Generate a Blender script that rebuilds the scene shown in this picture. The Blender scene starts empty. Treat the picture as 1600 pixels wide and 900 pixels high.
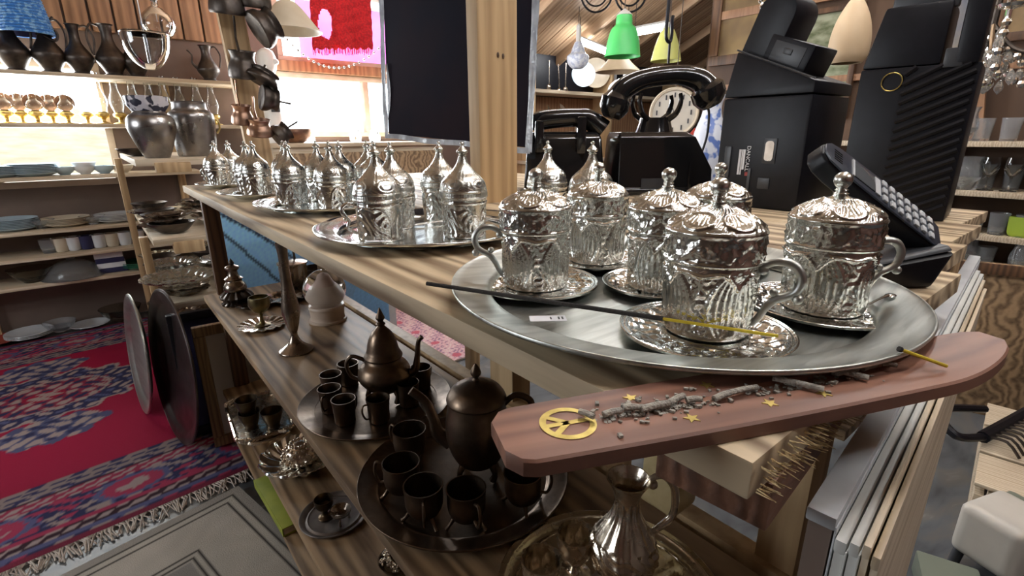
import bpy, bmesh, math, random
import numpy as np
from mathutils import Vector, Matrix

# ---------------------------------------------------------------- camera
TOP = .92                       # height of the display table
F, PITCH, ROLL, HCAM = 783.2, .2944, -.0059, .1379
YAW = math.radians(39.0876)
CAM = np.array([-.2002, -.0714, TOP + HCAM])
_fh = np.array([math.sin(YAW), math.cos(YAW), 0.])
_r0 = np.array([math.cos(YAW), -math.sin(YAW), 0.])
FW = _fh * math.cos(PITCH) + np.array([0, 0, -math.sin(PITCH)])
_u0 = np.cross(_r0, FW)
RT = math.cos(ROLL) * _r0 + math.sin(ROLL) * _u0
UP = -math.sin(ROLL) * _r0 + math.cos(ROLL) * _u0
RA = -math.degrees(YAW)         # world heading of "to the right"

sc = bpy.context.scene
col = sc.collection
cam_d = bpy.data.cameras.new('camera')
cam_d.sensor_width = 36
cam_d.lens = 36 * F / 1600
cam_d.clip_start = .01
cam_d.clip_end = 60
cam = bpy.data.objects.new('camera', cam_d)
col.objects.link(cam)
m = Matrix.Identity(4)
for i in range(3):
    m[i][0], m[i][1], m[i][2], m[i][3] = RT[i], UP[i], -FW[i], CAM[i]
cam.matrix_world = m
sc.camera = cam

# ---------------------------------------------------------------- world, daylight, exposure
w = bpy.data.worlds.new('daylight')
sc.world = w
w.use_nodes = True
w.node_tree.nodes['Background'].inputs[0].default_value = (.86, .93, 1, 1)
w.node_tree.nodes['Background'].inputs[1].default_value = 3.2
vs = sc.view_settings
vs.view_transform = 'Standard'
vs.look = 'None'
vs.exposure = .5
vs.gamma = 1
vs.use_curve_mapping = False


def area(name, loc, rot, sx, sy, power, colr):
    l = bpy.data.lights.new(name, 'AREA')
    l.shape = 'RECTANGLE'
    l.size, l.size_y = sx, sy
    l.energy = power
    l.color = colr
    o = bpy.data.objects.new(name, l)
    col.objects.link(o)
    o.location = loc
    o.rotation_euler = rot
    return o


# daylight entering through the window openings of the back wall and the shop front on the left
area('window_daylight', (1.26, 3.69, 1.36), (math.radians(90), 0, math.pi), .9, .75, 60, (.93, .97, 1))
area('window_daylight', (-.55, 3.69, 1.25), (math.radians(90), 0, math.pi), .9, .4, 34, (.9, .96, 1))
area('shop_front_daylight', (-2.66, 1.9, 1.45), (math.radians(90), 0, -math.pi / 2), 1.2, .9, 14, (.92, .96, 1))


# ---------------------------------------------------------------- pixel -> place helpers
def ray(px, py):
    return (px - 800) / F * RT - (py - 450) / F * UP + FW
def pz(px, py, z):              # on the horizontal plane z
    d = ray(px, py)
    return CAM + (z - CAM[2]) / d[2] * d
def pyy(px, py, y):             # on the vertical plane y
    d = ray(px, py)
    return CAM + (y - CAM[1]) / d[1] * d
def pxx(px, py, x):             # on the vertical plane x
    d = ray(px, py)
    return CAM + (x - CAM[0]) / d[0] * d
def pd(px, py, dep):            # at a distance along the view axis
    return CAM + dep * ray(px, py)
def scale_at(P):
    return F / float((np.asarray(P) - CAM) @ FW)      # pixels per metre there


# ---------------------------------------------------------------- mesh builder
def cr(pts, n=6):
    """Catmull-Rom resample of a polyline"""
    p = np.array(pts, float)
    out = []
    for i in range(len(p) - 1):
        a, b, c, d = p[max(i - 1, 0)], p[i], p[i + 1], p[min(i + 2, len(p) - 1)]
        for k in range(n):
            t = k / n
            out.append(.5 * (2 * b + (c - a) * t + (2 * a - 5 * b + 4 * c - d) * t * t + (3 * b - a - 3 * c + d) * t ** 3))
    out.append(p[-1])
    return np.array(out)


class MB:
    def __init__(s):
        s.v, s.f = [], []

    def add(s, V, Fc, mat=None):
        k = len(s.v)
        if mat is not None:
            V = [tuple(mat @ Vector(v)) for v in V]
        s.v += [tuple(map(float, v)) for v in V]
        s.f += [tuple(int(i) + k for i in f) for f in Fc]
        return s

    def box(s, c, d, mat=None, rz=0):
        x, y, z = d[0] / 2, d[1] / 2, d[2] / 2
        V = [(-x, -y, -z), (x, -y, -z), (x, y, -z), (-x, y, -z), (-x, -y, z), (x, -y, z), (x, y, z), (-x, y, z)]
        T = Matrix.Translation(c) @ Matrix.Rotation(rz, 4, 'Z')
        if mat is not None:
            T = mat @ T
        return s.add(V, [(0, 3, 2, 1), (4, 5, 6, 7), (0, 1, 5, 4), (1, 2, 6, 5), (2, 3, 7, 6), (3, 0, 4, 7)], T)

    def hexa(s, low, high):
        """8 corners: low ring (4) and high ring (4)"""
        return s.add(list(low) + list(high), [(0, 3, 2, 1), (4, 5, 6, 7), (0, 1, 5, 4), (1, 2, 6, 5), (2, 3, 7, 6), (3, 0, 4, 7)])

    def lathe(s, prof, n=24, mat=None, disp=None, sx=1, sy=1):
        prof = np.array(prof, float)
        k = len(prof)
        th = np.linspace(0, 2 * math.pi, n, endpoint=False)
        R = np.repeat(prof[:, :1], n, 1)
        Zz = np.repeat(prof[:, 1:2], n, 1)
        if disp is not None:
            T = np.gradient(prof, axis=0)
            L = np.hypot(T[:, 0], T[:, 1]) + 1e-9
            d = disp(th[None, :], Zz, R)
            R = R + d * (T[:, 1] / L)[:, None]
            Zz = Zz - d * (T[:, 0] / L)[:, None]
        V = np.stack([R * np.cos(th) * sx, R * np.sin(th) * sy, Zz], -1).reshape(-1, 3)
        i, j = np.meshgrid(np.arange(k - 1), np.arange(n), indexing='ij')
        a, b = i * n + j, i * n + (j + 1) % n
        Fc = np.stack([a, b, b + n, a + n], -1).reshape(-1, 4).tolist()
        if prof[0, 0] > 1e-6:
            Fc.append(list(range(n))[::-1])
        if prof[-1, 0] > 1e-6:
            Fc.append([(k - 1) * n + q for q in range(n)])
        return s.add(V, Fc, mat)

    def sphere(s, c, r, n=16, sc_=(1, 1, 1)):
        p = [(math.sin(a) * r, -math.cos(a) * r) for a in np.linspace(0.02, math.pi - .02, n // 2 + 1)]
        return s.lathe(p, n, Matrix.Translation(c) @ Matrix.Diagonal((*sc_, 1)))

    def tube(s, pts, r, n=8, closed=False, flat=1):
        p = np.array(pts, float)
        k = len(p)
        r = np.full(k, r) if np.isscalar(r) else np.interp(np.linspace(0, 1, k), np.linspace(0, 1, len(r)), r)
        T = np.roll(p, -1, 0) - np.roll(p, 1, 0) if closed else np.gradient(p, axis=0)
        T /= np.linalg.norm(T, axis=1)[:, None] + 1e-12
        ref = np.array([0, 0, 1.]) if abs(T[0, 2]) < .9 else np.array([1., 0, 0])
        V = []
        nn = np.cross(T[0], ref)
        nn /= np.linalg.norm(nn)
        for i in range(k):
            nn = nn - T[i] * (nn @ T[i])
            nn /= np.linalg.norm(nn) + 1e-12
            bb = np.cross(T[i], nn)
            for a in range(n):
                q = 2 * math.pi * a / n
                V.append(p[i] + r[i] * (math.cos(q) * nn + flat * math.sin(q) * bb))
        Fc = []
        for i in range(k if closed else k - 1):
            i2 = (i + 1) % k
            for a in range(n):
                a2 = (a + 1) % n
                Fc.append((i * n + a, i * n + a2, i2 * n + a2, i2 * n + a))
        if not closed:
            Fc.append(list(range(n))[::-1])
            Fc.append([(k - 1) * n + a for a in range(n)])
        return s.add(V, Fc)

    def prism(s, out, z0, z1, mat=None):
        n = len(out)
        V = [(x, y, z0) for x, y in out] + [(x, y, z1) for x, y in out]
        Fc = [list(range(n))[::-1], [n + i for i in range(n)]] + [(i, (i + 1) % n, n + (i + 1) % n, n + i) for i in range(n)]
        return s.add(V, Fc, mat)

    def grid(s, fn, nu, nv):
        """fn(u,v)->xyz arrays"""
        u, v = np.meshgrid(np.linspace(0, 1, nu), np.linspace(0, 1, nv), indexing='ij')
        V = np.stack(fn(u, v), -1).reshape(-1, 3)
        i, j = np.meshgrid(np.arange(nu - 1), np.arange(nv - 1), indexing='ij')
        a = i * nv + j
        return s.add(V, np.stack([a, a + nv, a + nv + 1, a + 1], -1).reshape(-1, 4).tolist())

    def mesh(s, name, mat, bevel=0, ang=38, bseg=2):
        me = bpy.data.meshes.new(name)
        me.from_pydata(s.v, [], s.f)
        me.validate()
        if bevel:
            bm = bmesh.new()
            bm.from_mesh(me)
            es = [e for e in bm.edges if len(e.link_faces) == 2 and e.calc_face_angle(0) > .5]
            bmesh.ops.bevel(bm, geom=es, offset=bevel, segments=bseg, profile=.6, affect='EDGES', clamp_overlap=True)
            bm.to_mesh(me)
            bm.free()
        me.update()
        if ang:
            me.polygons.foreach_set('use_smooth', [True] * len(me.polygons))
            me.set_sharp_from_angle(angle=math.radians(ang))
        if mat is not None:
            me.materials.append(mat)
        return me

    def obj(s, name, mat, parent=None, loc=None, rz=0, bevel=0, ang=38, bseg=2):
        return link(name, s.mesh(name, mat, bevel, ang, bseg), parent, loc, rz)


def link(name, me, parent=None, loc=None, rz=0):
    o = bpy.data.objects.new(name, me)
    col.objects.link(o)
    if parent is not None:
        o.parent = parent
    if loc is not None:
        o.location = tuple(float(q) for q in loc)
    o.rotation_euler.z = rz
    return o


def tag(o, label=None, cat=None, group=None, kind=None):
    for k_, v_ in (('label', label), ('category', cat), ('group', group), ('kind', kind)):
        if v_:
            o[k_] = v_
    return o


def thing(name, label, cat, loc=(0, 0, 0), rz=0, group=None):
    o = bpy.data.objects.new(name, None)
    col.objects.link(o)
    o.empty_display_size = .02
    o.location = tuple(float(q) for q in loc)
    o.rotation_euler.z = rz
    return tag(o, label, cat, group)


def copy_tree(o, loc=None, rz=None, label=None, group=None, parent=None, scale=None):
    c = o.copy()
    col.objects.link(c)
    if parent is not None:
        c.parent = parent
    if loc is not None:
        c.location = tuple(float(q) for q in loc)
    if rz is not None:
        c.rotation_euler.z = rz
    if scale is not None:
        c.scale = (scale,) * 3 if np.isscalar(scale) else scale
    if label:
        c['label'] = label
    if group:
        c['group'] = group
    for ch in [x for x in o.children]:
        copy_tree(ch, parent=c)
    return c


ORD = 'first second third fourth fifth sixth seventh eighth ninth tenth eleventh twelfth thirteenth fourteenth fifteenth sixteenth seventeenth eighteenth nineteenth twentieth'.split()


# ---------------------------------------------------------------- materials
def nodes(name):
    mt = bpy.data.materials.new(name)
    mt.use_nodes = True
    nt = mt.node_tree
    return mt, nt, nt.nodes['Principled BSDF']


def mat(name, c, rough=.5, metal=0, c2=None, nscale=8, stretch=(1, 1, 1), bump=0, bscale=60, trans=0, emit=0, rough2=None,
        spec=.5, ior=1.45, coat=0, detail=5, contrast=(.35, .65), rnd=False, alpha=1):
    mt, nt, b = nodes(name)
    N, L = nt.nodes, nt.links
    b.inputs['Base Color'].default_value = (*c, 1)
    b.inputs['Roughness'].default_value = rough
    b.inputs['Metallic'].default_value = metal
    b.inputs['IOR'].default_value = ior
    b.inputs['Specular IOR Level'].default_value = spec
    b.inputs['Transmission Weight'].default_value = trans
    b.inputs['Coat Weight'].default_value = coat
    b.inputs['Alpha'].default_value = alpha
    if emit:
        b.inputs['Emission Color'].default_value = (*c, 1)
        b.inputs['Emission Strength'].default_value = emit
    tc = N.new('ShaderNodeTexCoord')
    mp = N.new('ShaderNodeMapping')
    mp.inputs['Scale'].default_value = stretch
    L.new(tc.outputs['Object'], mp.inputs['Vector'])
    if rnd:
        oi = N.new('ShaderNodeObjectInfo')
        ml = N.new('ShaderNodeMath')
        ml.operation = 'MULTIPLY'
        ml.inputs[1].default_value = 17.3
        L.new(oi.outputs['Random'], ml.inputs[0])
        L.new(ml.outputs[0], mp.inputs['Location'])
    if c2 is not None or rough2 is not None:
        nz = N.new('ShaderNodeTexNoise')
        nz.inputs['Scale'].default_value = nscale
        nz.inputs['Detail'].default_value = detail
        L.new(mp.outputs[0], nz.inputs['Vector'])
        rp = N.new('ShaderNodeMapRange')
        rp.inputs['From Min'].default_value, rp.inputs['From Max'].default_value = contrast
        L.new(nz.outputs['Fac'], rp.inputs['Value'])
        if c2 is not None:
            mx = N.new('ShaderNodeMix')
            mx.data_type = 'RGBA'
            mx.inputs['A'].default_value = (*c, 1)
            mx.inputs['B'].default_value = (*c2, 1)
            L.new(rp.outputs[0], mx.inputs['Factor'])
            L.new(mx.outputs['Result'], b.inputs['Base Color'])
        if rough2 is not None:
            r2 = N.new('ShaderNodeMapRange')
            r2.inputs['To Min'].default_value, r2.inputs['To Max'].default_value = rough, rough2
            L.new(rp.outputs[0], r2.inputs['Value'])
            L.new(r2.outputs[0], b.inputs['Roughness'])
    if bump:
        n2 = N.new('ShaderNodeTexNoise')
        n2.inputs['Scale'].default_value = bscale
        n2.inputs['Detail'].default_value = 4
        L.new(mp.outputs[0], n2.inputs['Vector'])
        bp = N.new('ShaderNodeBump')
        bp.inputs['Strength'].default_value = bump
        bp.inputs['Distance'].default_value = .004
        L.new(n2.outputs['Fac'], bp.inputs['Height'])
        L.new(bp.outputs[0], b.inputs['Normal'])
    return mt


def wood(name, light, dark, axis='Y', scale=16, dist=9, rough=.6, streak=.5, along=.07, bump=.25, prof='SIN'):
    """sawn timber with growth rings running along an axis"""
    mt, nt, b = nodes(name)
    N, L = nt.nodes, nt.links
    tc = N.new('ShaderNodeTexCoord')
    oi = N.new('ShaderNodeObjectInfo')
    ml = N.new('ShaderNodeMath')
    ml.operation = 'MULTIPLY'
    ml.inputs[1].default_value = 9.7
    L.new(oi.outputs['Random'], ml.inputs[0])
    ad = N.new('ShaderNodeVectorMath')
    ad.operation = 'ADD'
    L.new(tc.outputs['Object'], ad.inputs[0])
    L.new(ml.outputs[0], ad.inputs[1])
    mp = N.new('ShaderNodeMapping')
    s3 = [1, 1, 1]
    s3['XYZ'.index(axis)] = along
    mp.inputs['Scale'].default_value = s3
    L.new(ad.outputs[0], mp.inputs['Vector'])
    wv = N.new('ShaderNodeTexWave')
    wv.wave_type = 'BANDS'
    wv.bands_direction = 'X' if axis != 'X' else 'Y'
    wv.wave_profile = prof
    wv.inputs['Scale'].default_value = scale
    wv.inputs['Distortion'].default_value = dist
    wv.inputs['Detail'].default_value = 2
    wv.inputs['Detail Scale'].default_value = 1.3
    L.new(mp.outputs[0], wv.inputs['Vector'])
    nz = N.new('ShaderNodeTexNoise')
    nz.inputs['Scale'].default_value = 90
    nz.inputs['Detail'].default_value = 6
    L.new(mp.outputs[0], nz.inputs['Vector'])
    mx = N.new('ShaderNodeMix')
    mx.data_type = 'FLOAT'
    mx.inputs[0].default_value = streak
    L.new(wv.outputs['Fac'], mx.inputs[2])
    L.new(nz.outputs['Fac'], mx.inputs[3])
    rp = N.new('ShaderNodeValToRGB')
    rp.color_ramp.elements[0].position, rp.color_ramp.elements[0].color = .25, (*light, 1)
    rp.color_ramp.elements[1].position, rp.color_ramp.elements[1].color = .85, (*dark, 1)
    L.new(mx.outputs[0], rp.inputs[0])
    L.new(rp.outputs[0], b.inputs['Base Color'])
    b.inputs['Roughness'].default_value = rough
    bp = N.new('ShaderNodeBump')
    bp.inputs['Strength'].default_value = bump
    bp.inputs['Distance'].default_value = .003
    L.new(mx.outputs[0], bp.inputs['Height'])
    L.new(bp.outputs[0], b.inputs['Normal'])
    return mt


def vcol_mat(name, rough=.9, bump=.5, bscale=400, attr='Col', metal=0):
    mt, nt, b = nodes(name)
    N, L = nt.nodes, nt.links
    a = N.new('ShaderNodeAttribute')
    a.attribute_name = attr
    L.new(a.outputs['Color'], b.inputs['Base Color'])
    b.inputs['Roughness'].default_value = rough
    b.inputs['Metallic'].default_value = metal
    b.inputs['Specular IOR Level'].default_value = .2
    if bump:
        tc = N.new('ShaderNodeTexCoord')
        n2 = N.new('ShaderNodeTexNoise')
        n2.inputs['Scale'].default_value = bscale
        L.new(tc.outputs['Object'], n2.inputs['Vector'])
        bp = N.new('ShaderNodeBump')
        bp.inputs['Strength'].default_value = bump
        bp.inputs['Distance'].default_value = .004
        L.new(n2.outputs['Fac'], bp.inputs['Height'])
        L.new(bp.outputs[0], b.inputs['Normal'])
    return mt


def set_vcol(me, rgb):
    a = me.color_attributes.new('Col', 'FLOAT_COLOR', 'POINT')
    a.data.foreach_set('color', np.concatenate([rgb, np.ones((len(rgb), 1))], 1).astype(np.float32).ravel())


M_ = {}
M_['silver'] = mat('silver', (.74, .75, .71), .22, 1, c2=(.40, .40, .37), nscale=70, contrast=(.4, .9), rough2=.42, bump=.06, bscale=300)
M_['tin'] = mat('tinned_silver', (.80, .82, .80), .17, 1, c2=(.55, .56, .54), nscale=50, contrast=(.45, .9), rough2=.3, bump=.05, bscale=240)
M_['pewter'] = mat('pewter', (.58, .59, .56), .34, 1, c2=(.40, .41, .38), nscale=18, stretch=(1, .12, 1), rough2=.5, bump=.05, bscale=160, contrast=(.35, .7))
M_['aged'] = mat('tarnished_copper', (.23, .165, .115), .28, 1, c2=(.10, .07, .05), nscale=22, rough2=.5, bump=.08, bscale=150)
M_['dkmetal'] = mat('blackened_metal', (.13, .11, .095), .38, 1, c2=(.06, .05, .045), nscale=16, rough2=.55, bump=.15, bscale=70)
M_['brass'] = mat('brass', (.66, .5, .2), .3, 1, c2=(.4, .28, .1), nscale=30, rough2=.5)
M_['copper'] = mat('copper', (.46, .27, .18), .3, 1, c2=(.2, .13, .1), nscale=14, rough2=.5)
M_['steel'] = mat('urn_metal', (.46, .44, .42), .24, 1, c2=(.22, .21, .21), nscale=9, rough2=.4)
M_['glass'] = mat('clear_glass', (.96, .98, .98), .03, trans=1, ior=1.42)
M_['glassb'] = mat('ribbed_glass', (.9, .93, .95), .08, trans=.9, ior=1.4, bump=.5, bscale=70)
M_['smoke'] = mat('smoked_glass', (.62, .58, .5), .05, trans=1, ior=1.35)
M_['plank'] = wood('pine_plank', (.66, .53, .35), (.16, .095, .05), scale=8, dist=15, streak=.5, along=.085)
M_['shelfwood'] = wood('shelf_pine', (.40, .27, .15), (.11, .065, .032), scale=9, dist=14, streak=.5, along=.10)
M_['postwood'] = wood('post_pine', (.60, .42, .23), (.36, .23, .11), axis='Z', scale=10, dist=9, streak=.65, along=.06)
M_['batten'] = wood('rough_batten', (.20, .088, .046), (.06, .026, .015), axis='X', scale=30, dist=6, streak=.7, along=.2, bump=.8)
M_['rawend'] = mat('splintered_wood', (.62, .50, .28), .8, c2=(.34, .22, .1), nscale=140, stretch=(1, 1, .3), bump=1, bscale=220)
M_['wallwood'] = wood('wall_board', (.42, .23, .12), (.20, .10, .05), axis='Z', scale=8, dist=6, streak=.6, along=.08)
M_['brownwall'] = mat('brown_wall_paint', (.20, .145, .115), .75, c2=(.15, .105, .085), nscale=3, bump=.1, bscale=30)
M_['walnut'] = wood('walnut_frame', (.17, .085, .04), (.05, .025, .014), axis='Z', scale=18, dist=5)
M_['bench'] = wood('rosewood', (.29, .14, .092), (.115, .052, .037), axis='X', scale=18, dist=8, rough=.45, streak=.65, along=.06, bump=.1)
M_['black'] = mat('black_plastic', (.006, .006, .009), .40, spec=.35, c2=(.009, .009, .013), nscale=40, bump=.03, bscale=500)
M_['bakelite'] = mat('black_bakelite', (.008, .008, .009), .14, spec=.6, c2=(.012, .011, .011), nscale=20, coat=.3)
M_['dkgrey'] = mat('dark_grey_plastic', (.05, .052, .058), .35, bump=.02)
M_['white'] = mat('white_enamel', (.78, .78, .76), .35, c2=(.7, .7, .68), nscale=6)
M_['china'] = mat('white_china', (.72, .73, .73), .18, c2=(.62, .64, .66), nscale=9, coat=.3)
M_['cream'] = mat('cream_china', (.66, .58, .45), .3, c2=(.56, .48, .36), nscale=9)
M_['greenc'] = mat('green_glaze', (.03, .22, .12), .25, c2=(.02, .14, .08), nscale=12)
M_['bluegl'] = mat('pale_blue_glaze', (.45, .56, .62), .25, c2=(.36, .47, .54), nscale=10)
M_['navy'] = mat('navy_card', (.03, .03, .09), .5)
M_['redc'] = mat('red_glaze', (.4, .04, .03), .35, c2=(.26, .03, .02), nscale=10)
M_['paper'] = mat('white_paper', (.82, .83, .86), .7, c2=(.76, .77, .81), nscale=30)
M_['ash'] = mat('incense_ash', (.42, .40, .35), .95, c2=(.27, .25, .22), nscale=200, bump=.6, bscale=500)
M_['brassinlay'] = mat('brass_inlay', (.62, .5, .16), .42, .8, c2=(.45, .34, .1), nscale=120)
M_['yellow'] = mat('yellow_bamboo', (.62, .47, .03), .6)
M_['char'] = mat('incense_paste', (.035, .032, .03), .9, bump=.5, bscale=900)


def engraved(name, c, c2, scale, strength, rough=.2):
    """silver with fine chased scroll work as surface relief"""
    mt, nt, b = nodes(name)
    N, L = nt.nodes, nt.links
    tc = N.new('ShaderNodeTexCoord')
    n0 = N.new('ShaderNodeTexNoise')
    n0.inputs['Scale'].default_value = scale * .55
    L.new(tc.outputs['Object'], n0.inputs['Vector'])
    mx = N.new('ShaderNodeMix')
    mx.data_type = 'VECTOR'
    mx.inputs['Factor'].default_value = .018
    L.new(tc.outputs['Object'], mx.inputs['A'])
    L.new(n0.outputs['Color'], mx.inputs['B'])
    vo = N.new('ShaderNodeTexVoronoi')
    vo.feature = 'F1'
    vo.inputs['Scale'].default_value = scale
    L.new(mx.outputs['Result'], vo.inputs['Vector'])
    sn = N.new('ShaderNodeMath')
    sn.operation = 'MULTIPLY'
    sn.inputs[1].default_value = 15
    L.new(vo.outputs['Distance'], sn.inputs[0])
    si = N.new('ShaderNodeMath')
    si.operation = 'SINE'
    L.new(sn.outputs[0], si.inputs[0])
    bp = N.new('ShaderNodeBump')
    bp.inputs['Strength'].default_value = strength
    bp.inputs['Distance'].default_value = .0012
    L.new(si.outputs[0], bp.inputs['Height'])
    L.new(bp.outputs[0], b.inputs['Normal'])
    n1 = N.new('ShaderNodeTexNoise')
    n1.inputs['Scale'].default_value = 60
    L.new(tc.outputs['Object'], n1.inputs['Vector'])
    m2 = N.new('ShaderNodeMix')
    m2.data_type = 'RGBA'
    m2.inputs['A'].default_value = (*c, 1)
    m2.inputs['B'].default_value = (*c2, 1)
    L.new(n1.outputs['Fac'], m2.inputs['Factor'])
    L.new(m2.outputs['Result'], b.inputs['Base Color'])
    b.inputs['Metallic'].default_value = 1
    b.inputs['Roughness'].default_value = rough
    return mt


M_['chased'] = engraved('chased_silver', (.80, .81, .77), (.52, .52, .48), 130, .07, .19)
M_['chased2'] = engraved('chased_tin', (.86, .88, .86), (.62, .63, .6), 130, .06, .15)

# ---------------------------------------------------------------- room shell
XL, XR, YN, YB, HC = -2.7, 3.2, -2.8, 3.75, 2.45
rng = random.Random(7)


def struct(name, mb, mt, parent=None, **k):
    o = mb.obj(name, mt, parent, **k)
    if parent is None:
        o['kind'] = 'structure'
    return o


def floor_mat():
    mt, nt, b = nodes('grey_marbled_floor')
    N, L = nt.nodes, nt.links
    tc = N.new('ShaderNodeTexCoord')
    mp = N.new('ShaderNodeMapping')
    mp.inputs['Scale'].default_value = (1.2, 3.2, 1)
    mp.inputs['Rotation'].default_value = (0, 0, .5)
    L.new(tc.outputs['Object'], mp.inputs['Vector'])
    n1 = N.new('ShaderNodeTexNoise')
    n1.inputs['Scale'].default_value = 2.2
    n1.inputs['Detail'].default_value = 9
    n1.inputs['Distortion'].default_value = 1.6
    L.new(mp.outputs[0], n1.inputs['Vector'])
    r = N.new('ShaderNodeValToRGB')
    e = r.color_ramp.elements
    e[0].position, e[0].color = .3, (.035, .04, .045, 1)
    e[1].position, e[1].color = .72, (.26, .27, .27, 1)
    q = e.new(.5)
    q.color = (.10, .11, .12, 1)
    q = e.new(.6)
    q.color = (.13, .125, .115, 1)
    L.new(n1.outputs['Fac'], r.inputs[0])
    L.new(r.outputs[0], b.inputs['Base Color'])
    b.inputs['Roughness'].default_value = .38
    return mt


struct('floor', MB().box(((XL + 6.2) / 2, (YN + YB) / 2, -.05), (6.2 - XL, YB - YN, .1)), floor_mat())

# back wall: openings for two windows and one glazed transom
WA = (-1.25, -.07, .80, 1.46)     # left window  x0 x1 z0 z1
WB = (.84, 2.15, 1.06, 1.485)     # bright window behind the post
WC = (.90, 2.15, 1.55, 2.05)      # transom with the pink film
bw = MB()
yb = YB + .06


def wbox(x0, x1, z0, z1):
    bw.box(((x0 + x1) / 2, yb, (z0 + z1) / 2), (x1 - x0, .12, z1 - z0))


wbox(XL, WA[0], 0, HC)
wbox(WA[0], WA[1], 0, WA[2])
wbox(WA[0], WA[1], WA[3], HC)
wbox(WA[1], WB[0], 0, HC)
wbox(WB[0], WB[1], 0, WB[2])
wbox(WB[0], WB[1], WB[3], WC[2])
wbox(WB[0], WC[0], WC[2], WC[3])
wbox(WB[0], WB[1], WC[3], HC)
wbox(WB[1], 6.2, 0, HC)
wall_back = struct('wall_back', bw, M_['brownwall'])
# vertical timber boards on the upper left of the back wall
bm_ = MB().box((0, 0, 0), (.098, .03, .86)).mesh('board', M_['wallwood'], bevel=.006)
for i in range(16):
    link('board', bm_, wall_back, (-.98 + i * .108, YB - .016, 2.05))
# windows
M_['pane'] = mat('window_glass', (.97, .99, 1), .0, trans=1, ior=1.02)
M_['winframe'] = mat('window_frame_paint', (.62, .52, .42), .5, c2=(.5, .4, .3), nscale=10)
M_['pink'] = mat('pink_film', (.95, .22, .72), .3, trans=.75, ior=1.02, c2=(.85, .3, .75), nscale=4)


def window(name, w, bars=(), frame=.035):
    x0, x1, z0, z1 = w
    o = bpy.data.objects.new(name, None)
    col.objects.link(o)
    o['kind'] = 'structure'
    o.location = ((x0 + x1) / 2, YB, z0)
    hx, h = (x1 - x0) / 2, z1 - z0
    f = MB()
    f.box((0, .03, frame / 2), (2 * hx, .07, frame)).box((0, .03, h - frame / 2), (2 * hx, .07, frame))
    f.box((-hx + frame / 2, .03, h / 2), (frame, .07, h - 2 * frame)).box((hx - frame / 2, .03, h / 2), (frame, .07, h - 2 * frame))
    f.obj('window_frame', M_['winframe'], o, bevel=.003)
    for bx in bars:
        MB().box((bx - (x0 + x1) / 2, .03, h / 2), (.04, .06, h - 2 * frame)).obj('mullion', M_['winframe'], o, bevel=.003)
    MB().box((0, .05, h / 2), (2 * hx - 2 * frame, .004, h - 2 * frame)).obj('pane', M_['pane'], o)
    return o


window('window_1', WA, (-.60,))
window('window_2', WB, (1.5,))
w3 = window('window_3', WC, ())
x0, x1 = pyy(470, 60, YB)[0], pyy(606, 60, YB)[0]
MB().box(((x0 + x1) / 2 - (WC[0] + WC[1]) / 2, .035, .22), (x1 - x0, .006, .36)).obj('film_sheet', M_['pink'], w3)
# timber header between window and transom
hd = MB().box((1.52, YB - .025, 1.52), (1.45, .05, .065))
struct('trim_1', hd, M_['wallwood'], bevel=.004)

# right wall, far side walls, wall behind the viewer, left shop front wall with a glazed opening
struct('wall_right', MB().box((XR + .06, (YN + 1.98) / 2, HC / 2), (.12, 1.98 - YN, HC)), mat('dark_timber_wall', (.11, .062, .035), .7, c2=(.07, .04, .025), nscale=3, stretch=(1, 1, .1)))
struct('wall_alcove', MB().box((6.26, (1.98 + YB) / 2, HC / 2), (.12, YB - 1.98, HC)).box((4.76, 1.92, HC / 2), (2.88, .12, HC)), M_['brownwall'])
struct('wall_front', MB().box(((XL + XR) / 2, YN - .06, HC / 2), (XR - XL, .12, HC)), mat('red_brown_wall', (.15, .065, .045), .7, c2=(.09, .045, .035), nscale=2))
sl = MB()
for (y0, y1, z0, z1) in ((YN, 1.3, 0, HC), (2.5, YB, 0, HC), (1.3, 2.5, 0, 1.0), (1.3, 2.5, 1.9, HC)):
    sl.box((XL - .06, (y0 + y1) / 2, (z0 + z1) / 2), (.12, y1 - y0, z1 - z0))
struct('wall_left', sl, M_['brownwall'])
# ceiling boards with rafters, sloping down at the far right corner
M_['ceil'] = wood('ceiling_board', (.46, .31, .19), (.26, .16, .09), axis='Y', scale=7, dist=5, streak=.55, along=.1)
struct('ceiling', MB().box(((XL + XR) / 2, (YN + YB) / 2, HC + .05), (XR - XL, YB - YN, .1)), M_['ceil'])
slope = MB()
SL0, SL1 = (1.98, 2.62), (YB, 1.80)
slope.hexa([(2.3, SL0[0], SL0[1]), (6.2, SL0[0], SL0[1]), (6.2, SL1[0], SL1[1]), (2.3, SL1[0], SL1[1])],
           [(2.3, SL0[0], SL0[1] + .06), (6.2, SL0[0], SL0[1] + .06), (6.2, SL1[0], SL1[1] + .06), (2.3, SL1[0], SL1[1] + .06)])
cs = struct('ceiling_slope', slope, M_['ceil'])
dy, dz = SL1[0] - SL0[0], SL1[1] - SL0[1]
sang = math.atan2(dz, dy)
bme = MB().box((0, 0, 0), (.16, math.hypot(dy, dz), .018)).mesh('board', M_['ceil'], bevel=.004)
rme = MB().box((0, 0, 0), (.05, math.hypot(dy, dz) - .02, .08)).mesh('rafter', M_['ceil'], bevel=.004)
for i in range(22):
    b = link('board', bme, cs, (2.42 + i * .17, (SL0[0] + SL1[0]) / 2, (SL0[1] + SL1[1]) / 2 - .012))
    b.rotation_euler.x = sang
for i in range(5):
    b = link('rafter', rme, cs, (2.75 + i * .72, (SL0[0] + SL1[0]) / 2, (SL0[1] + SL1[1]) / 2 - .062))
    b.rotation_euler.x = sang

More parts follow.
